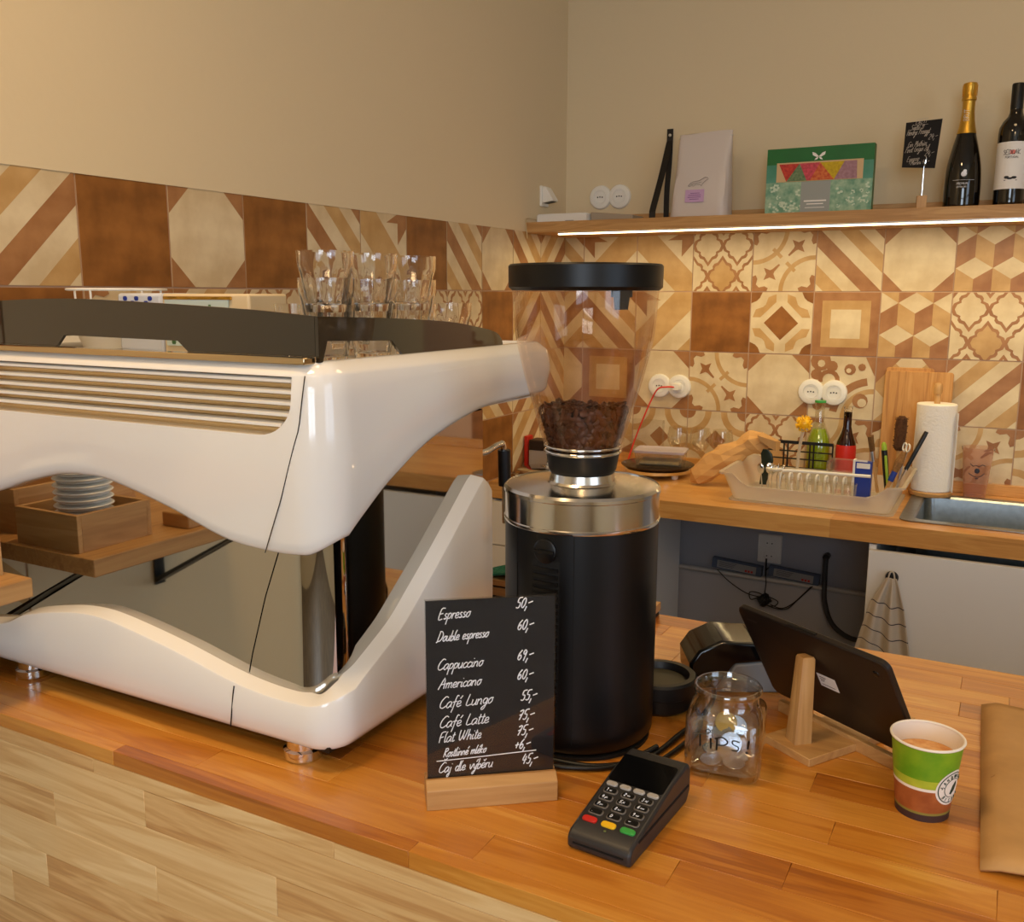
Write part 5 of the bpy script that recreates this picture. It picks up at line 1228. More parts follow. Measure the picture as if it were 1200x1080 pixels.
for i, q in enumerate(([(0, 1), (.26, 1), (.1, 0)], [(.1, 0), (.26, 1), (.36, 0)], [(.26, 1), (.52, 1), (.40, .0), (.36, 0)], [(.40, 0), (.52, 1), (.70, 0)], [(.52, 1), (.82, 1), (.70, 0)], [(.70, 0), (.82, 1), (.97, 1), (.98, 0)])): b.prism(q, wv, .0004, i)
b.build('tea_sachets', cols, wn)
b = MB()
for sx in (-1, 1):
    b.prism([(0, .168), (sx*.010, .178), (sx*.019, .181), (sx*.017, .172), (sx*.006, .166)], lambda u, v, w: (u-.002, -.0062-w, v), .0005)
    b.prism([(0, .167), (sx*.008, .164), (sx*.012, .158), (sx*.004, .160)], lambda u, v, w: (u-.002, -.0062-w, v), .0005)
b.build('butterfly_emblem', 'paper', t)

# sign on a clip
t = thing('clip_sign', 'small black handwritten sign in a wire clip on a wood block on the shelf', 'menu sign', (1.187, -.20, .2222), math.radians(9))
b = MB(); b.box(-.013, .013, -.013, .013, 0, .040); b.build('block', 'oakZ', t, bevel=.001)
b = MB(); b.tube([(0, 0, .038), (0, 0, .124)], .0011, 6); b.tube([(0, -.002, .120), (.003, -.004, .130), (.004, -.004, .142), (.002, -.003, .146)], .0018, 6); b.build('wire_clip', 'chrome', t, smooth=50)
b = MB(); C4 = [(-.057, .118), (.028, .113), (.038, .243), (-.054, .237)]
b.prism(C4, lambda u, v, w: (u, -.0005+w, v), .001); b.build('card', mat('matt_black_card', (20, 17, 16), .85), t)
b = MB()
rows2 = [('ESKETT', .25, .93, .055, 1.0), ('Svetl\u00e9 11\u00b0', .12, .80, .06, 1.1), ('Hendry\u0027s Proseggt'.replace('\u0027', ''), .02, .69, .065, .85), ('24,-', .66, .57, .065, 1.3), ('Gin Mathias', .08, .43, .06, 1.1), ('Pinot Grigio 2dl', .02, .31, .065, .95), ('24,-', .60, .21, .065, 1.3), ('Espresso', .10, .11, .055, 1.1), ('Martini 45,-', .22, .03, .05, 1.2)]
def SG(u, v): return (-.055+.088*u+.003*v, -.0012, .119+.120*v+.004*u)
for s_, u, v, h, wd_ in rows2: write(b, s_, 0, 0, h, lambda a, c: SG(u+a*1.25, v+c), .00045, .3, .04, wd_*.66)
b.tube([SG(.2, .905), SG(.62, .91)], .0004, 4)
b.build('handwriting', mat('faint_chalk', (200, 190, 176), .8), t)

# bottles on the shelf
M['dark_glass'] = mat('dark_bottle_glass', (12, 9, 7), .04, ior=1.52, coat=.3)
def bottle(name, label, loc, prof, m='dark_glass', n=48, cat='bottle', group=None):
    t = thing(name, label, cat, loc, 0, group)
    b = MB(); b.lathe(prof, n); b.build('body', m, t, smooth=40); return t
t = bottle('sparkling_wine_bottle', 'dark sparkling wine bottle with gold foil neck on the shelf', (1.284, -.15, .2222),
   smooth_curve([(.0, 0), (.040, 0), (.0455, .006), (.0470, .03), (.0465, .075), (.0430, .120), (.0340, .165), (.0240, .205), (.0180, .235), (.0150, .262), (.0148, .300), (.0, .300)], 4))
b = MB(); b.lathe([(.0254, .204), (.0214, .222), (.0186, .238), (.0160, .262), (.0160, .290), (.0185, .292), (.0185, .298), (.0162, .302), (.0165, .318), (.0182, .330), (.0172, .336), (.010, .339), (0, .339)], 40, cap0=False)
fo = b.build('gold_foil', 'gold', t, smooth=35)
b = MB()
for i in range(10):
    a = 2*PI*i/10; b.tube([(.0175*math.cos(a), .0175*math.sin(a), .302), (.0180*math.cos(a), .0180*math.sin(a), .332)], .0012, 5)
b.build('wire_cage', 'gold', fo)
b = MB(); fa = math.radians(-84)
def CY(r, aoff=0.0): return lambda u, v: ((r)*math.cos(fa+aoff+u/r), (r)*math.sin(fa+aoff+u/r), v)
for i, ch in enumerate('DINGET'[::-1]): pass
write(b, 'BRUT', 0, 0, .0068, lambda u, v: (CY(.0205+(.238-.262)*0)(.0+v*-1+.002, 0)[0], CY(.0205)(-v+.002, 0)[1], .236+u*.9), .0006, 0, 0, 1.0)
b.build('foil_lettering', 'paper', fo)
b = MB(); f_ = CY(.0480)
b.tube([f_(-.028+.002*k, .078) for k in range(29)], .0004, 4)
write(b, 'PREMIUM', -.017, .066, .0028, f_, .0004, 0, 0, 1.2); write(b, 'EXTRA DRY', -.016, .058, .0020, f_, .0003, 0, 0, 1.2)
b.ball(f_(0, .094), .0075, 10, 7, (1, .3, 1)); b.ball(f_(0.002, .101), .0048, 10, 7, (1, .3, 1)); b.build('silver_emblem', 'chalk', t)
def wine(loc, label, lab=True):
    t = bottle('wine_bottle', label, loc, [(.0, 0), (.036, 0), (.0385, .004), (.0390, .02), (.0390, .195), (.0375, .212), (.030, .228), (.0195, .240), (.0160, .250), (.0150, .262), (.0148, .318), (.0, .318)], group=None)
    b = MB(); b.lathe([(.0153, .258), (.0155, .322), (.0140, .325), (0, .325)], 36, cap0=False); b.build('capsule', 'black', t, smooth=35)
    if lab:
        fw = math.radians(-88); n = 28
        b = MB(); A = [fw-1.45+2.9*i/n for i in range(n+1)]
        b.rings([[(r*math.cos(a), r*math.sin(a), z) for r, z in ((.0391, .050), (.0394, .050), (.0394, .172), (.0391, .172))] for a in A]); pl_ = b.build('paper_label', 'paper', t, smooth=40)
        g = lambda u, v: (.0401*math.cos(fw+u/.0401), .0401*math.sin(fw+u/.0401), v)
        b = MB(); write(b, 'SEDLAK', -.0235, .139, .0058, g, .0006, 0, 0, 1.0); write(b, 'PORTUGAL', -.018, .129, .0028, g, .00035, 0, 0, 1.2); b.tube([g(-.014, .152), g(.014, .152)], .0004, 4)
        b.ball(g(-.010, .080), .0050, 8, 6, (1.2, .3, .8)); b.ball(g(-.002, .077), .0042, 8, 6, (1.6, .3, .7)); b.ball(g(.008, .079), .0045, 8, 6, (1.5, .3, .8)); b.tube([g(-.016, .072), g(.016, .072)], .0009, 5)
        b.build('black_print', 'black', pl_)
        b = MB(); b.rings([[(.0397*math.cos(a), .0397*math.sin(a), z) for z in (.139, .150)] + [(.0394*math.cos(a), .0394*math.sin(a), z) for z in (.150, .139)] for a in [fw-.16+.32*i/6 for i in range(7)]]); b.build('red_stamp', mat('stamp_red', (224, 130, 120), .6), pl_)
    return t
wine((1.401, -.15, .2222), 'dark wine bottle with cream paper label at the right end of the shelf')
wine((1.455, -.055, .2222), 'dark wine bottle standing behind the cream labelled one, at the photo edge', False)

# ------------------------------------------------------------ things standing on the kitchen worktop
ZC = CTR + .0002
# cutting boards
def cboard(label, x, y, w, h, th_, tilt, z=ZC):
    t = thing('cutting_board', label, 'cutting board', (x, y, z)); t.rotation_euler = (tilt, 0, 0)
    b = MB(); b.rings([[(px, yy, pz) for px, pz in rrect(0, h/2, w, h, .008, 4)] for yy in (0, th_)]); b.build('board', 'board_wood', t, bevel=.0015); return t
cboard('large wooden cutting board leaning on the tiles behind the paper towel roll', 1.202, -.044, .192, .362, .012, math.radians(-3))
cboard('narrower cutting board leaning behind the large one, only its top edge showing', 1.175, -.0310, .135, .372, .009, math.radians(-2.4))
# paper towels
t = thing('paper_towel_roll', 'white paper towel roll on a round wooden stand beside the sink', 'paper towels', (1.264, -.107, CTR+.0042), 0)
b = MB(); b.lathe([(0, 0), (.058, 0), (.060, .003), (.060, .011), (.057, .014), (0, .014)], 48); b.build('base', 'oak', t, smooth=35)
b = MB(); b.lathe([(.0085, .012), (.0085, .300), (.0115, .302), (.0125, .312), (.0120, .326), (.009, .332), (0, .334)], 20); b.build('rod', 'oakZ', t, smooth=40)
b = MB(); n = 48
def rr(a): return .0535 + .002*(a/(2*PI))
rs = []
for z in (.0145, .017, .07, .14, .21, .270, .2725):
    e = -.002 if z in (.0145, .2725) else 0
    rs.append([((rr(2*PI*j/n)+e+.0006*math.sin(j*2.1+z*60))*math.cos(2*PI*j/n+.9), (rr(2*PI*j/n)+e)*math.sin(2*PI*j/n+.9), z) for j in range(n)])
b.rings(rs); b.build('roll', mat('tissue', (238, 234, 230), .9, bump=.4, bscale=160), t, smooth=35)
b = MB(); b.rings([[(x, y, z) for x, y in ((.0555, -.012), (.062, -.030), (.061, -.031), (.0545, -.012))] for z in (.016, .250)]); b.build('loose_sheet', bpy.data.materials['tissue'], t)
# plastic cup
t = thing('plastic_cup', 'clear reusable plastic cup with dark print behind the sink', 'cup', (1.382, -.066, ZC))
b = MB(); b.lathe([(.0, 0), (.0285, 0), (.0300, .004), (.0420, .140), (.0445, .143), (.0445, .150), (.0425, .150), (.0405, .139), (.0285, .006), (0, .005)], 44); b.build('wall', mat('pinkish_clear', (244, 226, 220), .03, trans=.95, ior=1.15), t, smooth=35)
b = MB(); g = lambda u, v: ((.031+.078*v)*math.cos(math.radians(-86)+u/.036)*1.02, (.031+.078*v)*math.sin(math.radians(-86)+u/.036)*1.02, v)
b.ball(g(0, .085), .007, 8, 6, (1, .3, 1.2)); b.tube([g(-.018, .105), g(-.010, .098), g(-.004, .102), g(.004, .098), g(.012, .104), g(.020, .1)], .0012, 5); b.tube([g(-.022, .076), g(-.012, .070), g(0, .066), (g(.012, .070)), g(.020, .078)], .0011, 5); b.tube([g(-.004, .062), g(.004, .062)], .0016, 5); b.build('dark_print', mat('print_navy', (40, 44, 60), .5), t)

# dish rack
RX, RY = .975, -.300
t = thing('dish_rack', 'translucent plastic dish rack full of cutlery and tools on the worktop', 'dish rack', (RX, RY, ZC))
def rim_z(x): 
    k = abs(x)/.245; return .050 + .034*max(0.0, min(1.0, (k-.70)/.16))
def rk(w, d, zf, r=.02, n=5):
    out_ = []
    for (sx, sy, a0) in ((1, 1, 0), (-1, 1, 90), (-1, -1, 180), (1, -1, 270)):
        for i in range(n+1):
            a = math.radians(a0+90*i/n); out_.append((sx*(w/2-r)+r*math.cos(a), sy*(d/2-r)+r*math.sin(a)))
    full = []
    for i, p in enumerate(out_):
        q = out_[(i+1) % len(out_)]; L = math.dist(p, q); k = max(1, int(L/.02))
        # fixed subdivision count per side keeps rings compatible
        k = 20 if (i % (n+1)) == n and abs(p[1]-q[1]) < 1e-6 else (14 if (i % (n+1)) == n else 1)
        for j in range(k): full.append((p[0]+(q[0]-p[0])*j/k, p[1]+(q[1]-p[1])*j/k))
    return [(x, y, zf(x)) for x, y in full]
b = MB(); rs = [rk(.425, .30, lambda x: .006), rk(.430, .305, lambda x: .010)]
rs += [rk(.430+.055*v, .305+.04*v, lambda x, v=v: .010+(rim_z(x)-.010)*v) for v in (.35, .7, 1.0)]
rs += [rk(.505, .365, lambda x: rim_z(x)+.001), rk(.505, .365, lambda x: rim_z(x)-.005)]
b.rings(rs, True, False); o = b.build('tray', 'frost', t, smooth=40); md = o.modifiers.new('s', 'SOLIDIFY'); md.thickness = .0018
b = MB(); b.rings([rrect(0, 0, .452, .325, .02, 5, z) for z in (.0, .004)]); b.build('drip_plate', 'frost', t, smooth=30)
for k in range(26):
    x = -.20+.016*k; b = MB(); b.tube([(x, -.1535, .014), (x*1.01, -.162, .040)], .0012, 5); b.build('rib', 'frost', t)
for k in range(9):
    x = -.105+.0255*k; b = MB(); b.tube([(x, -.03, .008), (x, -.03, .060), (x+.002, -.022, .070), (x+.004, -.010, .066), (x+.004, -.006, .050)], .0032, 7, smooth=4); b.build('prong', 'white', t, smooth=50)
# wire basket behind
t = thing('wire_basket', 'black wire grid basket standing behind the dish rack', 'basket', (.875, -.110, ZC))
for dy in (0.006, -.006):
    b = MB(); b.box(-.104, .104, dy-.0012, dy+.0012, .126, .136) if dy < 0 else b.tube([(-.104, dy, .131), (.104, dy, .131)], .003, 6); b.build('top_bar', 'black', t)
    for z in (.102, .078, .050, .022):
        b = MB(); b.tube([(-.104, dy, z), (.104, dy, z)], .0014, 6); b.build('wire', 'black', t)
    for x in (-.104, -.045, -.033, .035, .047, .104):
        b = MB(); b.tube([(x, dy, .0016), (x, dy, .130)], .0014, 6); b.build('wire', 'black', t)
b = MB(); b.tube([(-.104, -.006, .0016), (-.104, .006, .0016)], .0014, 6); b.tube([(.104, -.006, .0016), (.104, .006, .0016)], .0014, 6); b.build('wire', 'black', t)
# green bottle and brush
t = thing('green_bottle', 'clear bottle of green liquid standing behind the wire basket', 'bottle', (.925, -.058, ZC))
P2 = [(.0, 0), (.036, 0), (.038, .004), (.038, .120), (.034, .145), (.020, .180), (.0145, .200), (.0145, .245), (.0165, .247), (.0165, .255)]
b = MB(); b.lathe(P2 + [(r-.0015, z) for r, z in reversed(P2[3:])] + [(.0355, .006), (0, .005)], 40); b.build('body', 'tumbler', t, smooth=40)
b = MB(); b.lathe([(0, .006), (.0350, .0065), (.0355, .120), (.0315, .144), (.0200, .172), (0, .172)], 36); b.build('green_liquid', mat('lime_liquid', (150, 176, 30), .1), t, smooth=40)
b = MB(); b.lathe([(0, .2555), (.0172, .2555), (.0172, .262), (0, .263)], 24); b.build('cap', 'green', t, smooth=30)
t = thing('dish_brush', 'dish brush with a round yellow bristle head in front of the green bottle', 'brush', (.893, -.150, ZC+.0125))
b = MB(); b.tube([(-.012, .0, .0), (-.008, .0, .10), (.002, -.004, .165)], .005, 8, smooth=4); b.lathe([(0, .162), (.016, .166), (.019, .172), (.016, .178), (0, .180)], 24, (.004, -.006)); b.build('handle', 'frost', t, smooth=40)
b = MB(); rnd = random.Random(2)
b.ball((.004, -.010, .186), .0205, 12, 8)
for i in range(170):
    v = Vector((rnd.gauss(0, 1), rnd.gauss(0, 1), rnd.gauss(0, 1))).normalized(); c_ = Vector((.004, -.010, .186))
    b.tube([c_+v*.017, c_+v*.0265], .0014, 3)
b.build('bristles', 'yellow', t, kind='stuff')
# beer bottle
t = thing('beer_bottle', 'dark brown bottle with red label behind the dish rack', 'bottle', (1.010, -.060, ZC))
b = MB(); b.lathe([(.0, 0), (.028, 0), (.0302, .004), (.0302, .118), (.028, .136), (.017, .165), (.0125, .185), (.0122, .216)], 36, cap1=False); b.lathe([(.0122, .216), (.0125, .230)], 36, cap0=False, cap1=False, mi=0); b.build('body', mat('cola_glass', (38, 12, 8), .05, ior=1.5, coat=.3), t, smooth=40)
b = MB(); b.lathe([(.0126, .215), (.0127, .238), (.0145, .239), (.0145, .247), (.0105, .247), (.0105, .214)], 30, cap0=False, cap1=False); b.build('clear_neck', 'glass', t, smooth=35)
b = MB(); b.lathe([(.0305, .03), (.0306, .115), (.0292, .128), (.0290, .128), (.0300, .115), (.0300, .03)], 36, cap0=False, cap1=False, closed=True); b.build('red_label', 'red', t, smooth=35)

# contents of the rack
t = thing('detergent_carton', 'small blue and white carton standing in the dish rack', 'carton', (1.102, -.330, CTR+.0125))
b = MB(); b.box(-.022, .022, -.012, .012, 0, .112); b.build('box', 'blue', t, bevel=.001)
b = MB(); b.box(-.018, .018, -.0128, -.0118, .093, .108); b.box(-.028, -.022, -.0135, .0135, .0, .116); b.box(-.022, .010, -.0135, -.0120, .112, .117); b.build('white_band', 'white', t)
t = thing('serving_spoon', 'long white plastic spoon lying across the dish rack', 'spoon', (.965, -.355, CTR+.083))
b = MB(); b.tube([(.160, 0, .004), (.10, 0, .003), (0, .0, .002), (-.070, 0, .000), (-.085, .0, -.002)], .0046, 8, smooth=4); b.build('handle', 'white', t, smooth=60)
b = MB(); rs = []
for k in range(9):
    a = PI*k/8; x = -.083-.050*(k/8); w_ = .002+.020*math.sin(a*.93+.1); rs.append([(x, -w_, .002), (x, 0, -.008*math.sin(a)-.001), (x, w_, .002), (x, w_, .0035), (x, 0, -.008*math.sin(a)+.001), (x, -w_, .0035)])
b.rings(rs); b.build('bowl', 'white', t, smooth=60)
t = thing('plastic_box', 'clear rounded plastic box standing on edge in the dish rack beside the carton', 'container', (1.040, -.270, CTR+.0125))
b = MB(); b.rings([[(x, y, z) for x, z in rrect(0, .055, w, h, .018, 5)] for y, w, h in ((-.022, .094, .108), (-.020, .086, .100), (.022, .080, .094))]); o = b.build('shell', 'clearpl', t, smooth=30)
t = thing('black_ladle', 'dark green bent plastic scoop standing at the left of the dish rack', 'scoop', (.810, -.290, CTR+.0125))
b = MB(); b.rings([[(x+o_*.35, y, z) for x, y in rrect(0, 0, w, .010, .003, 3)] for z, w, o_ in ((.010, .020, 0), (.050, .026, .02), (.085, .036, .03), (.104, .034, .02), (.118, .016, .01))]); b.build('blade', mat('bottle_green_plastic', (34, 44, 36), .25), t, smooth=40)
sp = None
SPX = [(-.028, 0, .02), (-.014, .012, .05), (0, -.004, .03), (.013, .010, .06), (.026, 0, .04)]
for i, (dx, dy, an) in enumerate(SPX):
    if sp is None:
        sp = thing('spoon', '', 'spoon', (0, 0, 0), 0, 'steel spoons in the dish rack')
        b = MB(); b.tube([(0, 0, 0), (0, .002, .045), (0, -.001, .056)], [.0022, .0016, .0014], 7); b.build('handle', 'chrome', sp, smooth=60)
        b = MB(); b.ball((0, -.002, .070), .017, 14, 8, (.62, .22, 1)); b.build('bowl', 'chrome', sp, smooth=60)
        g_ = sp
    else: g_ = dup(sp, (0, 0, 0))
    g_.location = (.850+dx, -.345+dy, CTR+.0128); g_.rotation_euler = (.12-an*2, -.15+an*3, i*.5)
    g_['label'] = ['leftmost steel spoon', 'second steel spoon from the left', 'middle steel spoon', 'fourth steel spoon from the left', 'rightmost steel spoon'][i] + ' standing bowl up in the dish rack'
gx = None
for i in range(4):
    if gx is None:
        gx = thing('shot_glass', '', 'glass', (0, 0, 0), 0, 'small glasses in the dish rack')
        b = MB(); b.lathe([(0, 0), (.018, 0), (.020, .004), (.023, .052), (.0215, .052), (.0185, .008), (0, .007)], 26); b.build('bowl', 'tumbler', gx, smooth=35); g_ = gx
    else: g_ = dup(gx, (0, 0, 0))
    g_.location = (.915+.052*i, -.375, CTR+.0128)
    g_['label'] = ['leftmost small glass', 'second small glass from the left', 'third small glass from the left', 'rightmost small glass'][i] + ' at the front of the dish rack'
# utensils leaning in the right end
def utensil(name, label, cat, base, tip):
    t = thing(name, label, cat, base); d = Vector(tip)-Vector(base); t.rotation_mode = 'QUATERNION'; t.rotation_quaternion = d.to_track_quat('Z', 'Y'); return t, d.length
def bristle(b, pts, r0, r1, mi=0): b.tube(pts, [r0+(r1-r0)*i/(len(pts)-1) for i in range(len(pts))], 10, mi)
t, L = utensil('pastry_brush', 'flat brown pastry brush fanned upward beside the beer bottle', 'brush', (1.128, -.20, CTR+.0128), (1.098, -.20, CTR+.178))
b = MB(); b.rings([[(x, y, z) for x, y in rrect(0, 0, w, .008, .002, 2)] for z, w in ((0, .010), (.06, .014), (.10, .034))]); b.build('handle', 'oakZ', t, smooth=40)
b = MB(); b.rings([[(x, y, z) for x, y in rrect(0, 0, w, .009, .002, 2)] for z, w in ((.095, .034), (.125, .036))]); b.build('ferrule', 'steel', t)
b = MB(); b.rings([[(x, y, z) for x, y in rrect(0, 0, w, .011, .003, 2)] for z, w in ((.125, .036), (.170, .052))]); b.build('bristles', mat('brown_bristle', (112, 78, 40), .9, noise=.4, nscale=200), t)
t, L = utensil('vegetable_peeler', 'black handled peeler with lime green tip standing in the dish rack', 'peeler', (1.160, -.235, CTR+.0128), (1.140, -.235, CTR+.165))
b = MB(); b.tube([(0, 0, 0), (0, 0, .08), (0, 0, .135)], [.0075, .0085, .0085], 10); b.build('handle', 'black', t, smooth=40)
b = MB(); b.tube([(0, 0, .134), (0, 0, .150), (0, 0, .158)], [.0075, .0075, .004], 10); b.tube([(.012, .004, .02), (.014, .004, .12)], .004, 8); b.build('lime_tip', mat('lime_plastic', (150, 180, 50), .4), t, smooth=40)
t, L = utensil('bottle_brush', 'long dark brown bristle brush standing upright before the cutting board', 'brush', (1.172, -.175, CTR+.0128), (1.176, -.150, CTR+.250))
b = MB(); b.tube([(0, 0, 0), (0, 0, .14)], .006, 8); b.build('handle', 'oakZ', t, smooth=40)
b = MB(); b.tube([(0, 0, .125), (0, 0, .135), (0, 0, .185), (0, 0, .218), (0, 0, .228)], [.010, .0155, .0170, .0155, .008], 14)
rnd = random.Random(8)
for i in range(150):
    a = rnd.uniform(0, 6.28); z = rnd.uniform(.130, .222); b.tube([(.012*math.cos(a), .012*math.sin(a), z), (.0195*math.cos(a), .0195*math.sin(a), z+.003)], .001, 3)
b.build('bristles', mat('dark_bristle', (86, 52, 26), .9, noise=.4, nscale=200), t, kind='stuff')
t, L = utensil('basting_brush', 'small brush with blue ferrule and pale bristles leaning in the dish rack', 'brush', (1.150, -.255, CTR+.0128), (1.196, -.24, CTR+.145))
b = MB(); b.tube([(0, 0, 0), (0, 0, .055)], .006, 8); b.build('handle', 'oakZ', t, smooth=40)
b = MB(); b.tube([(0, 0, .050), (0, 0, .082)], .0085, 10); b.build('ferrule', 'blue', t, smooth=40)
b = MB(); b.tube([(0, 0, .080), (0, 0, .110), (0, 0, .142)], [.009, .013, .007], 12); b.build('bristles', mat('tan_bristle', (150, 108, 62), .9, noise=.4, nscale=200), t)
t, L = utensil('kitchen_knife', 'black handled kitchen knife leaning to the right in the dish rack', 'knife', (1.170, -.225, CTR+.0128), (1.245, -.205, CTR+.195))
b = MB(); b.rings([[(x, y, z) for x, y in rrect(0, 0, w, .010, .003, 2)] for z, w in ((.085, .014), (.12, .017), (.195, .020), (.208, .014))]); b.build('handle', 'black', t, smooth=40)
b = MB(); b.box(-.009, .009, -.0008, .0008, .0, .088); b.build('blade', 'steel', t)
t, L = utensil('scissors', 'kitchen scissors with pale ring handles standing in the dish rack', 'scissors', (1.178, -.205, CTR+.0128), (1.197, -.195, CTR+.15))
for s_ in (-1, 1):
    b = MB(); b.tube([(s_*.012+.0115*math.cos(a), 0, .142+.0115*math.sin(a)) for a in [2*PI*i/20 for i in range(21)]], .0022, 7); b.build('ring_handle', 'white', t, smooth=60)
    b = MB(); b.tube([(s_*.010, 0, .130), (0, 0, .090), (-s_*.003, 0, .0)], .0028, 6); b.build('blade', 'steel', t, smooth=40)

# kraft bag beside the rack
t = thing('crumpled_kraft_bag', 'crumpled brown paper bag lying on the worktop left of the dish rack', 'paper bag', (.585, -.29, ZC+.001))
b = MB(); rnd = random.Random(14); N = 10; K = 11; rs = []
ax0 = Vector((.0, 0, .008)); ax1 = Vector((.205, .075, .150))
for j in range(N+1):
    v = j/N; c_ = ax0.lerp(ax1, v) + Vector((0, 0, .012*math.sin(v*PI)))
    r = interp([(0, .004), (.06, .028), (.25, .040), (.55, .040), (.72, .030), (.80, .034), (.92, .040), (1, .022)], v)
    ring = []
    for k in range(K):
        a = 2*PI*k/K; q = r*(1+.10*math.sin(k*1.9+j*.5)+.15*rnd.uniform(-1, 1)*(.5+v))
        p = c_ + Vector((-.56, .15, .75)).normalized()*q*math.sin(a) + Vector((.25, .95, 0)).normalized()*q*.9*math.cos(a)
        p.z = max(p.z, .0008)
        ring.append(tuple(p))
    rs.append(ring)
b.rings(rs); b.build('paper_body', mat('crumpled_kraft', (206, 158, 98), .75), t)
b = MB(); b.rings([[(.205+q*1.0-.010, .06+y, z) for q, y, z in ((.0, -.03, .165-.01*q), (.055, -.025, .150), (.060, .02, .145), (0, .03, .168))] , [(.205+q-.005, .06+y, z) for q, y, z in ((.0, -.028, .150), (.050, -.02, .118), (.052, .02, .115), (0, .028, .15))]]); b.build('folded_flap', 'kraft', t, smooth=20)

# hot plate with food container
t = thing('crepe_plate', 'round dark hot plate on a silver ring with white feet, on the worktop', 'hot plate', (.440, -.195, ZC))
for a in (250, 330, 100, 180):
    b = MB(); b.lathe([(0, 0), (.010, 0), (.013, .012), (0, .012)], 16, (.085*math.cos(math.radians(a)), .085*math.sin(math.radians(a)))); b.build('foot', 'white', t, smooth=40)
b = MB(); b.lathe([(0, .010), (.09, .010), (.108, .016), (.110, .026), (.108, .029), (0, .029)], 56); b.build('silver_ring', 'chrome', t, smooth=35)
b = MB(); b.lathe([(0, .0292), (.102, .0292), (.118, .034), (.120, .038), (.114, .040), (0, .0395)], 56); b.build('plate', mat('dark_bronze', (60, 44, 26), .2, metal=.5), t, smooth=35)
t = thing('food_container', 'shallow clear food container with grey lid on the round hot plate', 'container', (.452, -.200, ZC+.0402), math.radians(10))
b = MB(); b.rings([rrect(0, 0, w, d, .010, 4, z) for w, d, z in ((.150, .095, 0), (.162, .105, .040), (.158, .101, .040), (.147, .092, .002))]); b.build('tub', 'clearpl', t, smooth=35)
b = MB(); b.rings([rrect(0, 0, w, d, .010, 4, z) for w, d, z in ((.166, .109, .0405), (.168, .111, .048), (.160, .103, .0495), (.152, .095, .0475))]); b.build('lid', mat('lilac_grey_lid', (186, 176, 186), .3), t, smooth=35)
b = MB(); b.box(-.065, .065, -.04, .04, .002, .014); b.build('food', mat('pale_food', (206, 180, 120), .8, noise=.3, nscale=60), t, bevel=.004)
# wine glasses
wg = None
for i, (x, y, lab) in enumerate(((.615, -.056, 'stemmed wine glass beside the crumpled paper bag'), (.538, -.052, 'stemmed wine glass behind the food container, right of two'), (.460, -.050, 'stemmed wine glass behind the food container, left of two'))):
    if wg is None:
        wg = thing('wine_glass', '', 'glass', (0, 0, 0), 0, 'wine glasses behind the hot plate')
        b = MB(); b.lathe([(0, .0), (.032, .0), (.031, .002), (.005, .006), (.0035, .012), (.0035, .055), (.006, .062)], 32, cap1=False); b.build('stem', 'tumbler', wg, smooth=40)
        b = MB(); b.lathe([(.0, .0625), (.006, .0625), (.024, .074), (.036, .095), (.037, .115), (.031, .145), (.030, .145), (.0358, .115), (.0348, .096), (.022, .0755), (0, .066)], 36); b.build('bowl', 'tumbler', wg, smooth=40); g_ = wg
    else: g_ = dup(wg, (0, 0, 0))
    g_.location = (x, y, ZC); g_['label'] = lab
# clear dome behind
t = thing('acrylic_cover', 'tall clear acrylic cover standing behind the hot plate against the tiles', 'cover', (.325, -.021, ZC))
b = MB()
for q in ((-.075, .075, -.0010, .0010, 0, .16), (-.075, -.073, -.018, -.001, 0, .16), (.073, .075, -.018, -.001, 0, .16)): b.box(*q)
b.build('panel', 'sleeve', t)

# things at the left end of the worktop
t = thing('red_book', 'slim red book standing at the left end of the worktop', 'book', (.012, -.300, ZC))
b = MB(); b.box(-.007, .007, -.02, .02, 0, .115); b.build('cover', 'red', t, bevel=.002)
t = thing('dark_tin', 'dark brown tin box lying above a pale one behind the grinder collar', 'tin', (.062, -.300, ZC+.0705))
b = MB(); b.box(-.034, .034, -.03, .03, 0, .035); b.build('body', mat('dark_brown_tin', (48, 36, 32), .4), t, bevel=.003)
t = thing('pale_tin', 'pale grey tin box underneath the dark brown tin', 'tin', (.062, -.300, ZC))
b = MB(); b.box(-.034, .034, -.03, .03, 0, .070); b.build('body', mat('pale_grey_tin', (170, 160, 156), .4), t, bevel=.003)
nt_ = [((222, 204, 120), .070), ((60, 90, 90), .074), ((216, 216, 226), .070), ((216, 190, 60), .076), ((60, 120, 120), .072)]
for i, (c_, w_) in enumerate(nt_):
    t = thing('notebook', ['teal notebook, lowest of the small pile behind the grinder', 'yellow notebook, second from the bottom of the small pile', 'white notebook, middle of the small pile', 'dark teal notebook, second from the top of the small pile', 'cream notebook, topmost of the small pile behind the grinder'][i], 'notebook', (.150, -.340, ZC+.0122*i), .1*i, 'pile of notebooks behind the grinder')
    c2_ = nt_[len(nt_)-1-i]
    b = MB(); b.box(-c2_[1]/2, c2_[1]/2, -.05, .05, 0, .0015); b.box(-c2_[1]/2, c2_[1]/2, -.05, .05, .0105, .012); b.build('cover', mat('notebook_cover', c2_[0], .5), t)
    b = MB(); b.box(-c2_[1]/2+.002, c2_[1]/2-.002, -.048, .048, .0015, .0105); b.build('pages', 'paper', t)
for i, (x, y, z, lab) in enumerate(((.105, -.425, 0, 'lower round steel lid lying at the left end of the worktop'), (.110, -.375, .016, 'upper round steel lid lying at the left end of the worktop'))):
    t = thing('steel_lid', lab, 'lid', (x, y, ZC+z), 0, 'round steel lids')
    b = MB(); b.lathe([(.088, 0), (.090, .001), (.089, .003), (.06, .010), (.02, .014), (0, .015)], 48, cap0=False, cap1=False); o = b.build('disc', 'spun', t, smooth=50); md = o.modifiers.new('s', 'SOLIDIFY'); md.thickness = .001

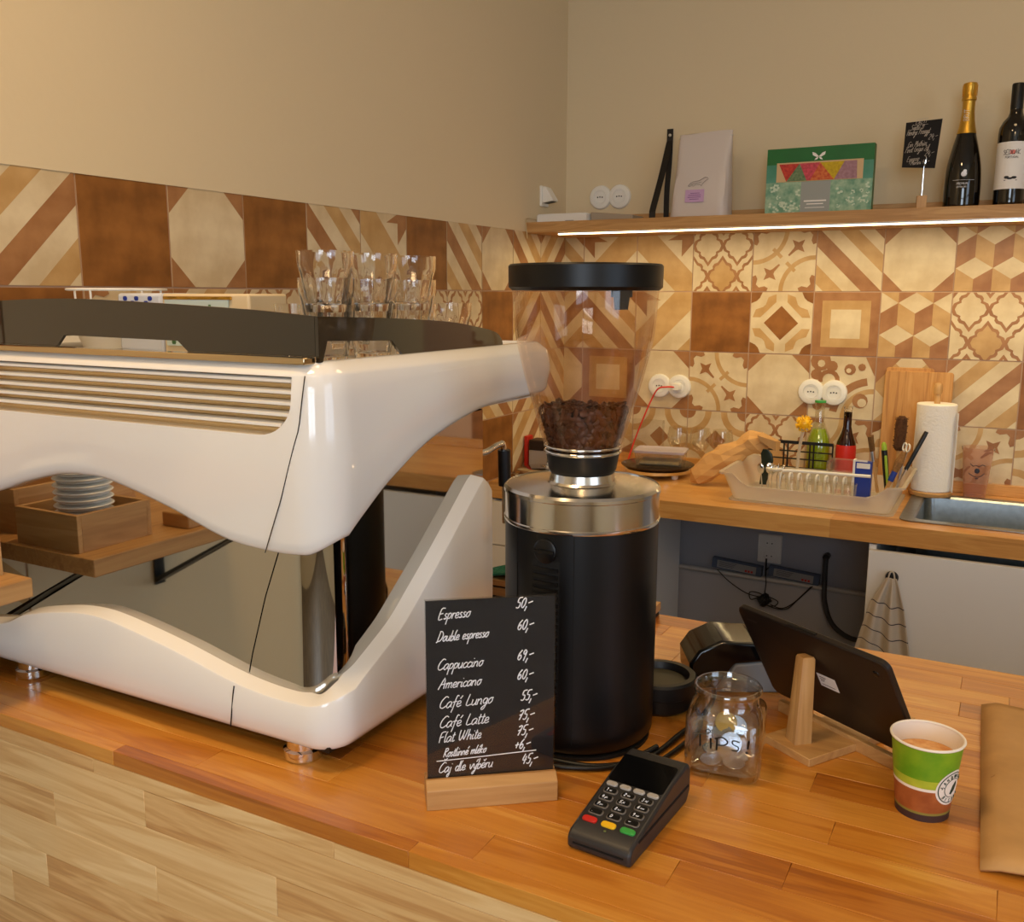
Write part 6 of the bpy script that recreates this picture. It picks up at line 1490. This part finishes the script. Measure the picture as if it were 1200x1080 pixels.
# ------------------------------------------------------------ fittings under the worktop
t = thing('wall_outlet', 'white double wall outlet low on the wall under the worktop', 'socket', (.780, 0, -.853))
b = MB(); b.box(-.040, .040, -.014, -.0022, -.050, .050); b.build('plate', 'white', t, bevel=.004)
for z in (.022, -.022):
    b = MB(); b.at(Matrix.Translation((0, -.0142, z)) @ Matrix.Rotation(PI/2, 4, 'X')); b.lathe([(.0195, 0), (.0195, .002), (.0180, .002), (.0175, .0004), (0, .0004)], 28); p_ = b.build('insert', 'white', t, smooth=35)
    for hx in (-.008, .008):
        b = MB(); b.at(Matrix.Translation((hx, -.0146, z-.002)) @ Matrix.Rotation(PI/2, 4, 'X')); b.lathe([(0, 0), (.0022, 0), (.0022, .0008), (0, .0008)], 10); b.build('pin_hole', 'black', p_)
for x0, x1, z0, z1, lab in ((.592, .762, -.925, -.937, 'left of the two clear lighting driver boxes under the worktop'), (.785, .950, -.928, -.940, 'right of the two clear lighting driver boxes under the worktop')):
    t = thing('lighting_driver', lab, 'power supply', ((x0+x1)/2, -.022, z0), 0, 'lighting drivers under the worktop'); w = (x1-x0)/2
    b = MB(); b.at(Matrix.Rotation(math.radians(4), 4, 'Y')); b.rings([[(x, y, z) for y, z in rrect(0, 0, .030, .036, .006, 3)] for x in (-w, w)]); b.build('case', mat('smoke_case', (84, 98, 120), .25), t, smooth=35)
    b = MB(); b.at(Matrix.Rotation(math.radians(4), 4, 'Y')); b.box(-w+.018, w-.018, -.0158, -.0150, -.013, .013); lb_ = b.build('type_plate', 'grey', t)
    b = MB(); b.at(Matrix.Rotation(math.radians(4), 4, 'Y'))
    for k in range(4): b.box(-w+.026, .0-.004*k, -.0162, -.0158, .008-.005*k, .0095-.005*k)
    for k in range(3): b.box(w-.055+.010*k, w-.048+.010*k, -.0162, -.0158, -.010, -.003, 1)
    b.build('print', [mat('dark_ink', (70, 70, 76), .6), 'red'], lb_)
b = MB(); b.tube([(.012, -.017, -.950), (1.15, -.017, -.962)], .0085, 12)
tag(b.build('water_pipe', mat('pipe_grey', (178, 176, 174), .5), None, smooth=60), 'grey pipe running along the wall under the worktop', 'pipe')
b = MB(); b.tube([(.967, -.012, -.852), (.967, -.034, -.866), (.968, -.036, -.93), (.972, -.036, -1.00), (1.00, -.04, -1.07), (1.06, -.05, -1.105), (1.13, -.06, -1.10)], .0085, 12, smooth=8)
hs_ = b.build('flexible_hose', mat('braided_hose', (66, 66, 68), .35, metal=.6, bump=.5, bscale=600), None, smooth=60); tag(hs_, 'dark braided hose curving down the wall to the sink cabinet', 'hose')
b = MB(); b.at(Matrix.Translation((.967, -.014, -.852)) @ Matrix.Rotation(PI/2, 4, 'X')); b.lathe([(0, -.011), (.011, -.011), (.011, .020), (0, .020)], 8); b.build('valve', 'black', hs_)
t = thing('cable_bundle', 'tangled black cable ball hanging under the lighting drivers', 'cable', (.775, -.03, -1.028))
b = MB(); rnd = random.Random(5)
for k in range(9):
    n = Vector((rnd.gauss(0, 1), rnd.gauss(0, 1), rnd.gauss(0, 1))).normalized(); a_ = n.orthogonal().normalized(); c_ = n.cross(a_)
    R_ = rnd.uniform(.014, .024); b.tube([(a_*math.cos(q)+c_*math.sin(q))*R_ for q in [2*PI*i/18 for i in range(19)]], .0036, 6)
b.build('coil', 'black', t, smooth=60)
b = MB()
for pts in ([(-.165, 0, .083), (-.12, 0, .045), (-.06, -.002, .015), (-.01, 0, .008)], [(0, 0, .02), (.003, 0, .06), (.0, 0, .10), (.012, 0, .118)], [(.02, 0, -.012), (.06, 0, -.02), (.10, 0, .008), (.150, 0, .070)], [(-.015, 0, .01), (-.045, 0, -.005), (-.05, 0, .02), (-.02, 0, .022), (.01, 0, .01)], [(.01, 0, .015), (.045, 0, .002), (.035, 0, -.016), (.01, 0, -.018), (.07, 0, -.022), (.11, 0, .018), (.155, 0, .072)]): b.tube(pts, .0018, 6, smooth=5)
b.build('loose_wires', 'black', t, smooth=60)
b = MB(); b.tube([(0, 0, .085), (0, 0, .145)], .003, 6); b.build('lead', 'black', t)
